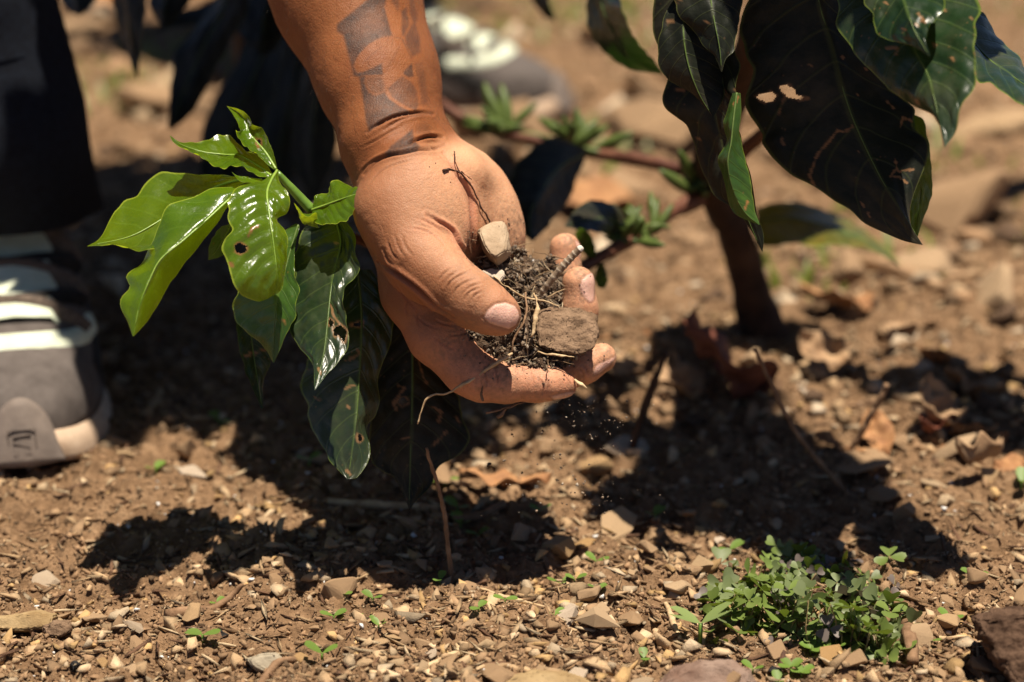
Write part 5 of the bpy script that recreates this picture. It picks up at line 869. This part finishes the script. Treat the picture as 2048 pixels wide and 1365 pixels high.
straw('falling_twig', z1([(664, 1312), (720, 1298), (780, 1282), (838, 1266)], [-.5, -.4, -.3, -.2]), [.04, .06, .06, .03], 'twig', 'small twig falling through the air below the hand', 'twig')
straw('falling_twig', z1([(712, 1332), (735, 1318), (760, 1290)], [-.4, -.4, -.4]), [.08, .10, .03], 'twig', 'stubby bark bit falling beside the small twig', 'twig')
# ribbed dead stem standing out of the soil
C = catmull(np.array(z1([(905, 782), (950, 722), (1005, 655), (1060, 595), (1102, 556)], [1.0, .6, .3, .1, -.1])), 90); t_ = np.linspace(0, 1, 90); ph_ = t_ * 30 + 1.2 * np.sin(t_ * 9); rr = np.interp(t_, [0, .1, .6, .95, 1], [.09, .15, .18, .17, .11]) * (1 + .16 * np.abs(np.sin(ph_)) ** 5)
V, Fs = tube_np(at(C[:, 0], C[:, 1], C[:, 2]), rr / 100, 10); dst = mesh_np('dead_stem', V, Fs); cc = np.where((np.abs(np.sin(ph_)) ** 5 > .55)[:, None], (.42, .34, .25), (.25, .18, .12)); cc[-5:] = (.7, .64, .56); set_col(dst, np.repeat(cc, 10, 0))
tag(obj('dead_stem', dst, attr_mat('ribbed_stem', 400, .85, .5)), 'ribbed dead plant stem sticking up beside the ring finger', 'stem')
# crumbs falling from the hand
n = 420; fx = 1140 + r2.normal(0, 75, n); fy = 800 + 230 * r2.random(n) ** 1.4; fzz = r2.normal(1.0, 1.6, n); Pw = at(fx, fy, fzz); S = .0003 + .0013 * r2.random(n) ** 3.5
Pw = np.vstack([Pw, at(np.array([977, 1009, 1108, 1045, 1155, 1125, 1170, 963, 1150]), np.array([930, 921, 918, 992, 970, 968, 964, 1032, 985]), np.array([0, .5, 1, .5, 0, 1, 1, 0, .3]))]); S = np.r_[S, .0026, .0019, .0017, .002, .0022, .0016, .0014, .0013, .0013]
fc = scatter('falling_soil_crumbs', crumb_v, Pw, S, pal2[r2.choice(7, len(S), p=[.12, .2, .2, .2, .13, .05, .1])], M['crumbs'], r2, 1.0); tag(fc, 'fine soil crumbs falling below the fingertips', 'soil', kind='stuff')
# ------------------------------------------------------------------ things lying on the ground
def gpx(px, py): g = ground_at(px, py); return np.array([g[0], g[1], gh(g[0], g[1])])
def lay(name, pts, r, mat, label, cat='twig', lift=None, rough=.0006, m=26, n=8):
    P = np.array([gpx(x, y) for x, y in pts]); P[:, 2] += (np.array(lift) if lift is not None else np.interp(np.linspace(0, 1, len(pts)), np.linspace(0, 1, len(r)), r)) / 100
    C = catmull(P, m); rr = np.interp(np.linspace(0, 1, m), np.linspace(0, 1, len(r)), r); V, Fs = tube_np(C, rr / 100, n); V = V + rough * np.stack([fbm(V * 220 + 7 * k, 3, 17 + k) for k in range(3)], -1)
    return tag(obj(name, mesh_np(name, V, Fs), M[mat]), label, cat)
lay('stick', [(335, 1238), (380, 1222), (430, 1205), (487, 1184)], [.30, .27, .2, .10], 'twig', 'pale brown forked stick lying on gravel below the leaf shadow', 'stick')
lay('stick', [(520, 1372), (555, 1352), (590, 1332)], [.22, .2, .14], 'twig', 'brown stick at the bottom edge beside the grey slab', 'stick')
lay('root', [(740, 1362), (790, 1354), (850, 1345), (900, 1330), (920, 1312), (914, 1296)], [.12, .14, .14, .16, .16, .1], 'straw', 'curved pale root lying near the bottom edge', 'root')
lay('stick', [(655, 1022), (760, 1020), (880, 1018)], [.2, .25, .2], 'straw', 'pale dry stem lying in the lit patch left of centre', 'stick')
lay('stick', [(905, 1048), (960, 1040), (1010, 1022)], [.22, .25, .18], 'twig', 'brown stem lying in the lit patch under the hand', 'stick')
def stand(name, base, top, r, mat, label, cat, mid=None, rough=.0004):
    g = gpx(*base); d0 = float((g - CAM) @ FWD) * 100 - BASE; pts = [(base[0], base[1], d0)] + ([(*mid, d0 - 1)] if mid else []) + [(*top, d0 - 2)]
    return straw(name, pts, r, mat, label, cat, rough, 8)
stand('dry_stalk', (905, 1170), (852, 896), [.12, .12, .10, .07], 'twig', 'thin dry stalk standing upright under the dark leaf', 'stalk', (885, 1010))
stand('dry_stalk', (1262, 905), (1332, 708), [.20, .28, .24, .1], 'bark', 'upright broken twig right of the fingertips', 'twig', (1295, 800))
stand('dry_stalk', (1700, 995), (1510, 700), [.14, .15, .13, .10], 'twig', 'long thin stem leaning from the trunk base to the right', 'stem', (1590, 860))
stand('dry_stalk', (1700, 905), (1775, 770), [.18, .22, .2, .16], 'twig', 'short straight stem among the curled dry leaves', 'stem')
lay('stick', [(1660, 512), (1770, 560), (1880, 605)], [.5, .6, .5], 'drypale', 'thick pale stick lying behind the big hanging leaf', 'stick')
lay('stick', [(1880, 590), (1960, 572), (2048, 545)], [.22, .22, .2], 'drypale', 'thin pale stick lying at the right edge', 'stick')
lay('stick', [(1530, 330), (1620, 365), (1720, 410)], [.6, .7, .6], 'drypale', 'pale stick lying far behind the trunk', 'stick')
lay('wood_piece', [(1812, 1262), (1818, 1300), (1826, 1335)], [.30, .36, .28], 'twig', 'grey-brown wood chunk beside the clover', 'wood')
lay('stick', [(1820, 1272), (1880, 1285), (1915, 1292), (1940, 1276)], [.10, .12, .1, .06], 'straw', 'thin pale twig right of the clover patch', 'twig')
lay('stick', [(1422, 1150), (1450, 1158), (1480, 1165)], [.1, .1, .08], 'twig', 'small twig at the left side of the clover', 'twig')
lay('stick', [(1560, 1345), (1566, 1310), (1575, 1275)], [.14, .2, .14], 'darktwig', 'dark bent twig in front of the clover', 'twig')
lay('stick', [(1330, 1230), (1345, 1262), (1358, 1295)], [.12, .16, .1], 'straw', 'pale splinter left of the notched seedling', 'splinter')
lay('stick', [(1090, 1130), (1100, 1150), (1112, 1168), (1125, 1190)], [.12, .15, .15, .1], 'twig', 'short brown twig in the shadow below the hand', 'twig')
lay('stick', [(1090, 1215), (1010, 1195), (960, 1190)], [.08, .1, .06], 'straw', 'thin straw in the shadow below the hand', 'twig')
lay('stick', [(840, 1200), (900, 1222), (850, 1240)], [.06, .08, .05], 'twig', 'thin bent twig at the shadow front edge', 'twig')
def grock(name, outline, thick, mat, seed, label, cat, **kw):
    O = np.array(outline, float); lowest = O[O[:, 1].argmax()]; g = ground_at(lowest[0], lowest[1]); d = float((g - CAM) @ FWD) * 100 - BASE
    o = rock(name, outline, d + thick * .42 + .2, thick, mat, seed, lean=.3, **kw); return tag(o, label, cat)
M['slab'] = simple('grey_schist', (.24, .20, .14), (.38, .32, .23), 70, .75, .6, 300)
M['redrock'] = simple('reddish_rock', (.15, .085, .058), (.27, .19, .145), 55, .8, .8, 260, .002, c3=(.30, .28, .20))
M['ochre'] = simple('ochre_rock', (.22, .14, .06), (.36, .255, .13), 55, .8, .6, 260, .002, c3=(.22, .21, .14))
M['barkclod'] = simple('dark_bark_clod', (.05, .028, .018), (.15, .09, .058), 90, .95, 1.0, 300, .003, .1)
grock('flat_stone', [(488, 1318), (520, 1308), (556, 1306), (572, 1326), (545, 1352), (515, 1346)], 1.2, 'slab', 51, 'flat grey schist slab near the bottom edge', 'stone', noise=.05, face=.9)
grock('rock', [(1300, 1375), (1340, 1340), (1400, 1322), (1460, 1320), (1500, 1340), (1515, 1370), (1480, 1400), (1350, 1405)], 2.5, 'redrock', 52, 'reddish grey rock at the bottom edge below the notched seedling', 'rock', noise=.10, face=.8)
grock('rock', [(960, 1380), (1000, 1352), (1070, 1338), (1140, 1345), (1200, 1368), (1160, 1395), (1020, 1400)], 2.5, 'ochre', 53, 'ochre yellow rock at the bottom edge below the hand', 'rock', noise=.08, face=.8)
grock('bark_clod', [(1945, 1235), (1985, 1218), (2060, 1216), (2140, 1260), (2150, 1400), (2060, 1410), (2000, 1345), (1965, 1290)], 4.0, 'barkclod', 54, 'dark crumbly bark clod in the bottom right corner', 'clod', noise=.22, face=.86, sub=5, layer=.5)
grock('rock', [(-40, 1236), (20, 1226), (80, 1222), (118, 1230), (110, 1256), (60, 1266), (-30, 1262)], 2.2, 'ochre', 55, 'flat tan rock at the left edge', 'rock', noise=.08, face=.85)
grock('soil_clod', [(82, 1252), (110, 1240), (142, 1244), (146, 1262), (120, 1280), (88, 1276)], 1.2, 'clod', 56, 'crumbly clod right of the flat tan rock', 'clod', noise=.10)
for i, (x, y, s, lb) in enumerate(((495, 1207, 17, 'black charcoal lump at the tip of the forked stick'), (440, 1272, 16, 'narrow charcoal chip beside the two-leaf seedling'), (150, 1333, 14, 'black charcoal lump near the bottom left corner'), (1088, 1290, 15, 'black charcoal lump below the hand shadow'), (938, 1358, 18, 'grey-black pebble at the bottom edge'), (1175, 1258, 14, 'dark flat chip right of the hand shadow'), (1548, 1342, 14, 'charcoal lump in front of the clover'), (1675, 1345, 14, 'charcoal chip below the clover patch'), (1848, 1268, 13, 'dark grey pebble beside the wood chunk'))):
    r_ = np.random.default_rng(60 + i); n = 9; a = np.sort(r_.uniform(0, 6.28, n)); grock('charcoal', [(x + s * r_.uniform(.8, 1.3) * math.cos(q), y + s * .75 * r_.uniform(.8, 1.2) * math.sin(q)) for q in a], s / 24, 'char', 70 + i, lb, 'charcoal', noise=.05, sub=2)
# dry leaves
def dry_leaf(px, py, Lg, Wd, rz, curl, mat, label, tilt=(0, 0), seed=0, lift=.004, twist=0):
    nt, ns = 24, 7; t = np.linspace(0, 1, nt); S = np.linspace(-1, 1, 2 * ns - 1); w = Wd * .5 * np.sin(np.pi * t ** .9) ** .8; V = []
    for i in range(nt):
        a = curl * (t[i] - .5); c = np.array([0, Lg * (t[i] - .5) * (1 - .1 * curl), Lg * .5 * (1 - math.cos(a))])
        for s in S: q = s * curl * .55; V.append(c + np.array([w[i] * math.sin(q) / max(.3, abs(curl) * .55) if curl else w[i] * s, twist * s * w[i], w[i] * (1 - math.cos(q)) + .14 * w[i] * math.sin(9 * t[i] + s * 2 + seed) + .22 * Wd * float(vnoise(np.array([[t[i] * 6, s * 2.2, seed * 3.1]]), 9)[0])]))
    n = len(S); I = np.arange(nt * n).reshape(nt, n); Fc = np.stack([I[:-1, :-1], I[:-1, 1:], I[1:, 1:], I[1:, :-1]], -1).reshape(-1, 4); me = mesh_np('dry_leaf', V, Fc); g = gpx(px, py)
    o = obj('dry_leaf', me, M[mat], None, (g[0], g[1], g[2] + lift), (tilt[0], tilt[1], rz)); so = o.modifiers.new('thick', 'SOLIDIFY'); so.thickness = .0006; return tag(o, label, 'leaf')
dry_leaf(1200, 430, .11, .05, 1.5, .8, 'dry', 'orange dry leaf lying behind the fingertips', (.25, 0), 1, .015)
dry_leaf(1430, 815, .085, .06, 1.9, 1.6, 'dryred', 'rusty red curled leaf at the foot of the trunk', (.9, .2), 2, .03)
dry_leaf(1860, 880, .045, .032, .6, 2.0, 'drypale', 'pale curled dry leaf right of the trunk', (.5, .3), 3, .012)
dry_leaf(1960, 985, .042, .028, 2.2, 2.2, 'drypale', 'arched pale dry leaf near the right edge', (.2, .6), 4, .012)
dry_leaf(1640, 770, .042, .032, 1.0, 1.6, 'drypale', 'pale crumpled leaf just right of the trunk base', (.4, -.3), 5, .012)
dry_leaf(1670, 640, .06, .036, 1.8, 1.2, 'dry', 'orange-brown dry leaf behind the trunk base', (.2, .3), 6, .01)
dry_leaf(1360, 790, .05, .03, .4, 1.3, 'drypale', 'pale dry leaf left of the trunk base', (.3, .2), 7, .01)
dry_leaf(1010, 975, .055, .022, 1.65, .8, 'dry', 'orange leaf fragment in the lit patch under the hand', (.1, .2), 8, .006)
dry_leaf(1940, 800, .045, .03, 1.1, 1.5, 'dry', 'brown dry leaf between the curled pale leaves', (.3, .3), 9, .01)
dry_leaf(1790, 720, .045, .03, 2.6, 1.4, 'drypale', 'pale dry leaf lit beyond the trunk', (.2, .2), 10, .01)
dry_leaf(170, 50, .12, .06, 1.3, 1.2, 'dry', 'blurred orange-brown leaf beside the jeans', (.3, 0), 11, .02)
dry_leaf(1215, 770, .05, .03, 1.3, 1.2, 'drypale', 'pale dry leaf behind the middle fingertip', (.2, 0), 12, .008)
dl = [o for o in bpy.data.objects if o.name.startswith('dry_leaf')]; r5 = np.random.default_rng(77)
for i in range(44):
    x, y = (r5.uniform(1560, 2060), r5.uniform(560, 980)) if i < 32 else (r5.uniform(1180, 1480), r5.uniform(640, 860)); src = dl[int(r5.integers(0, len(dl)))]; o = src.copy(); COL.objects.link(o); g = gpx(x, y); o.location = (g[0], g[1], g[2] + .004); o.scale = (r5.uniform(.16, .40),) * 3; o.rotation_euler = (r5.normal(0, .35), r5.normal(0, .35), r5.uniform(0, 6.28))
    tag(o, 'small crumpled dry leaf in the blurred litter around the trunk', 'leaf', 'crumpled dry leaves littering the soil')
# ---- clover-like ground plant
def clover_me(name, seed, mat):
    r = np.random.default_rng(seed); V, Fs = [], []
    out = [(0, 0), (.30, .30), (.52, .62), (.54, .86), (.34, 1.0), (.0, .88)]
    for k in range(3):
        a = k * 2.094 + r.normal(0, .12); tl = r.uniform(-.15, .35); s = r.uniform(.85, 1.1); o = len(V); ring = [(x, y) for x, y in out] + [(-x, y) for x, y in out[-2:0:-1]]
        pts = ring + [(0, .5)]
        for x, y in pts:
            z = .34 * abs(x) + tl * y - .12 * y * y; X, Y = x * s, (y + .04) * s; V.append((X * math.cos(a) - Y * math.sin(a), X * math.sin(a) + Y * math.cos(a), z))
        n = len(ring); c = o + n
        for i in range(n): Fs.append((o + i, o + (i + 1) % n, c))
    me = mesh_np(name, np.array(V) * .0072, Fs); me.materials.append(mat); return me
def clover_mat(name, c1, c2, tr):
    k = NT(name); f = k.noise(90, 3); i = k.add('ShaderNodeObjectInfo'); c = k.mix(k.math('MULTIPLY', i.outputs['Random'], .6), k.ramp(f, [(.3, c1), (.7, c2)]), tuple(x * 1.7 for x in c1)); k.link(c, k.b.inputs['Base Color']); k.b.inputs['Roughness'].default_value = .5
    t = k.add('ShaderNodeBsdfTranslucent', i_Color=(*tr, 1)); mx = k.add('ShaderNodeMixShader', i_0=.3); k.link(k.b.outputs[0], mx.inputs[1]); k.link(t.outputs[0], mx.inputs[2]); k.link(mx.outputs[0], k.out.inputs[0]); return k.m
CM = [clover_mat('clover_green', (.105, .15, .030), (.165, .215, .05), (.16, .22, .02)), clover_mat('clover_bluegreen', (.115, .145, .055), (.17, .20, .08), (.1, .16, .04)), clover_mat('clover_purple', (.13, .105, .09), (.19, .15, .13), (.12, .10, .06))]
CME = [clover_me('leaf', i, CM[(0, 0, 0, 1, 1, 2)[i]]) for i in range(6)]
cb = gpx(1620, 1270); clover = empty('clover_plant', tuple(cb)); tag(clover, 'low green and purplish clover-leaved plant on the soil at lower right', 'plant')
def T6(p): return [(1300 + x / 2.738, 1000 + y / 2.738) for x, y in p]
cpoly = T6([(290, 610), (330, 470), (560, 400), (660, 210), (850, 230), (920, 340), (1060, 400), (1200, 430), (1360, 570), (1400, 700), (1270, 850), (1000, 790), (850, 750), (560, 700), (400, 690)])
r3 = np.random.default_rng(12); cnt = 0; stem_v, placed = [], []
M['clovstem'] = simple('clover_stalk', (.16, .09, .05), (.22, .20, .07), 200, .6, .2)
while cnt < 210:
    x, y = r3.uniform(1400, 1820), r3.uniform(1070, 1330); s = float(poly_sd(np.array([x]), np.array([y]), cpoly)[0])
    if s > 4 and (s > 34 or r3.random() > .10): continue
    h = .003 + min(.016, max(0, -s) * .00022) * r3.uniform(.2, 1.35)
    g = gpx(x, y + h * 100 * 41 * .94); p = np.array([g[0], g[1], g[2] + h])
    if any(np.sum((p - q) ** 2) < .0042 ** 2 for q in placed): continue
    placed.append(p); o = obj('leaf', CME[int(r3.choice(6, p=[.25, .23, .2, .14, .12, .06]))], None, None, Vector(p), (r3.normal(.55, .4), r3.normal(0, .4), r3.uniform(0, 6.28)), r3.choice((.5, .65, .8, .95, 1.1, 1.25))); under(clover, o)
    root = np.array([p[0] + r3.normal(0, .004), p[1] + r3.normal(0, .004), gh(p[0], p[1]) - .001]); tube('stalk', catmull(np.array([root, (root + p) / 2 + r3.normal(0, .002, 3), p]), 6), .0004, M['clovstem'], clover, 5); cnt += 1
M['flower'] = simple('yellow_flower', (.6, .5, .03), (.75, .62, .05), 100, .5, .1)
p = at(1685, 1128, float((gpx(1685, 1160) - CAM) @ FWD) * 100 - BASE); bo = obj('flower_bud', bud_me.copy(), None, None, Vector(p), (.2, .2, 0), .55); bo.data.materials.clear(); bo.data.materials.append(M['flower']); under(clover, bo)
# ---- seedlings
M['seed'] = clover_mat('seedling_green', (.10, .17, .025), (.16, .24, .045), (.18, .26, .03)); M['seedpale'] = clover_mat('seedling_pale', (.15, .20, .06), (.22, .28, .10), (.2, .26, .07))
def coty(name, mat, notch=0.0):
    out = [(0, 0), (.22, .2), (.36, .5), (.36, .8), (.22, 1.0), (0, 1.0 - notch * .5)]; ring = out + [(-x, y) for x, y in out[-2:0:-1]]; V = [(x, y, .18 * abs(x) + .12 * y - .12 * y * y) for x, y in ring] + [(0, .5, 0)]; n = len(ring)
    me = mesh_np(name, np.array(V), [(i, (i + 1) % n, n) for i in range(n)]); me.materials.append(mat); return me
C1, C2 = coty('seed_leaf', M['seed']), coty('seed_leaf', M['seedpale'], .9)
def seedling(px, py, s, label, me=C1, n=2, a0=None, h=None, group=None):
    g = gpx(px, py); e = empty('seedling', tuple(g)); h = h or s * .4; a0 = r3.uniform(0, 3.14) if a0 is None else a0; tube('stem', np.array([g - (0, 0, .001), g + (0, 0, h * .5), g + (0, 0, h)]), s * .07, M['greenstem'], e, 5)
    for i in range(n): obj('seed_leaf', me, None, e, (0, 0, h), (.35 + r3.normal(0, .12), 0, a0 + i * 2 * math.pi / n), s * r3.uniform(.85, 1.1))
    return tag(e, label, 'seedling', group)
GRP = 'tiny green seedlings scattered over the bare soil'
SEEDS = ((666, 1184, .006), (685, 1202, .006), (746, 1218, .006), (719, 1231, .007), (668, 1249, .007), (754, 1249, .005), (758, 1276, .006), (433, 1196, .005), (312, 954, .009), (958, 1253, .006), (1110, 1259, .007), (1122, 1176, .008), (1192, 1136, .008), (1079, 1036, .007), (921, 1054, .009), (890, 962, .009), (1149, 1189, .006), (1195, 1205, .006), (915, 1019, .009), (957, 1064, .007), (1288, 1318, .006), (1506, 1338, .006), (1859, 1294, .007), (1899, 1246, .008), (1943, 1183, .007), (1556, 1358, .006), (440, 860, .009), (620, 960, .009), (2040, 1010, .01), (1310, 1040, .008), (1460, 1100, .008), (880, 1180, .006), (1010, 1230, .006))
ORD = ['leftmost', 'second from left', 'third from left', 'fourth from left', 'fifth from left', 'sixth from left', 'seventh from left', 'eighth from left', 'ninth from left']
ZONES = [(lambda x, y: x < 640, 'left of the dark hanging leaf'), (lambda x, y: x < 850, 'on gravel in front of the leaf shadow'), (lambda x, y: x < 1240 and y < 1080, 'in the lit patch behind the dry stalk'), (lambda x, y: x < 1240, 'on the soil straight below the hand'), (lambda x, y: True, 'around and right of the clover')]
bins = [[] for _ in ZONES]
for q in SEEDS: bins[next(i for i, z in enumerate(ZONES) if z[0](q[0], q[1]))].append(q)
for z, qs in zip(ZONES, bins):
    for i, (x, y, s) in enumerate(sorted(qs)): seedling(x, y, s, 'tiny green seedling, %s of those %s' % (ORD[i], z[1]), group=GRP)
seedling(406, 1288, .0095, 'bright two-leaved seedling beside the narrow charcoal chip', a0=1.2)
seedling(645, 1332, .009, 'fresh two-leaved seedling right of the grey slab', a0=1.5)
seedling(1400, 1290, .0165, 'pale seedling with two notched leaves left of the clover', C2, 2, 1.45, .011)
seedling(1621, 1306, .0068, 'round-leaved lime seedling at the front of the clover', n=5, h=.003); seedling(1669, 1308, .006, 'small lime seedling right of the round-leaved one', n=3, h=.003); seedling(1581, 1340, .0065, 'upright round-leaved seedling below the clover', n=4, h=.006); seedling(1603, 1348, .006, 'smaller upright seedling below the clover', n=4, h=.005)
# ---- blurred grass and weeds far back
M['grass'] = clover_mat('pale_grass', (.10, .13, .02), (.20, .22, .05), (.2, .26, .04))
r4 = np.random.default_rng(44); Vs, Fs, o_ = [], [], 0
for cx, cy, n, sp in ((250, 200, 60, .05), (320, 130, 60, .06), (1020, 40, 110, .10), (1150, 20, 90, .08), (1330, 110, 20, .04), (1200, 330, 16, .03), (1750, 420, 22, .04), (1790, 540, 20, .03), (2030, 20, 30, .08), (1960, 420, 14, .03), (1560, 560, 14, .03), (1110, 300, 16, .03), (1850, 330, 16, .04), (120, 180, 30, .05), (900, 90, 40, .06)):
    g = ground_at(cx, cy)
    for i in range(n):
        q = g + np.array([r4.normal(0, sp), r4.normal(0, sp), 0]); a = r4.uniform(0, 6.28); l = r4.uniform(.008, .026); w = l * .16; d = np.array([math.cos(a), math.sin(a), 0]); e = np.array([-d[1], d[0], 0]); u = np.array([0, 0, 1.])
        Vs += [q - e * w, q + e * w, q + e * w * .7 + d * l * .3 + u * l * .6, q - e * w * .7 + d * l * .3 + u * l * .6, q + d * l * .8 + u * l * .9]; Fs += [(o_, o_ + 1, o_ + 2, o_ + 3), (o_ + 3, o_ + 2, o_ + 4)]; o_ += 5
tag(obj('grass', mesh_np('grass', np.array(Vs), Fs), M['grass']), 'sparse short grass on the ground far behind', 'grass', kind='stuff')
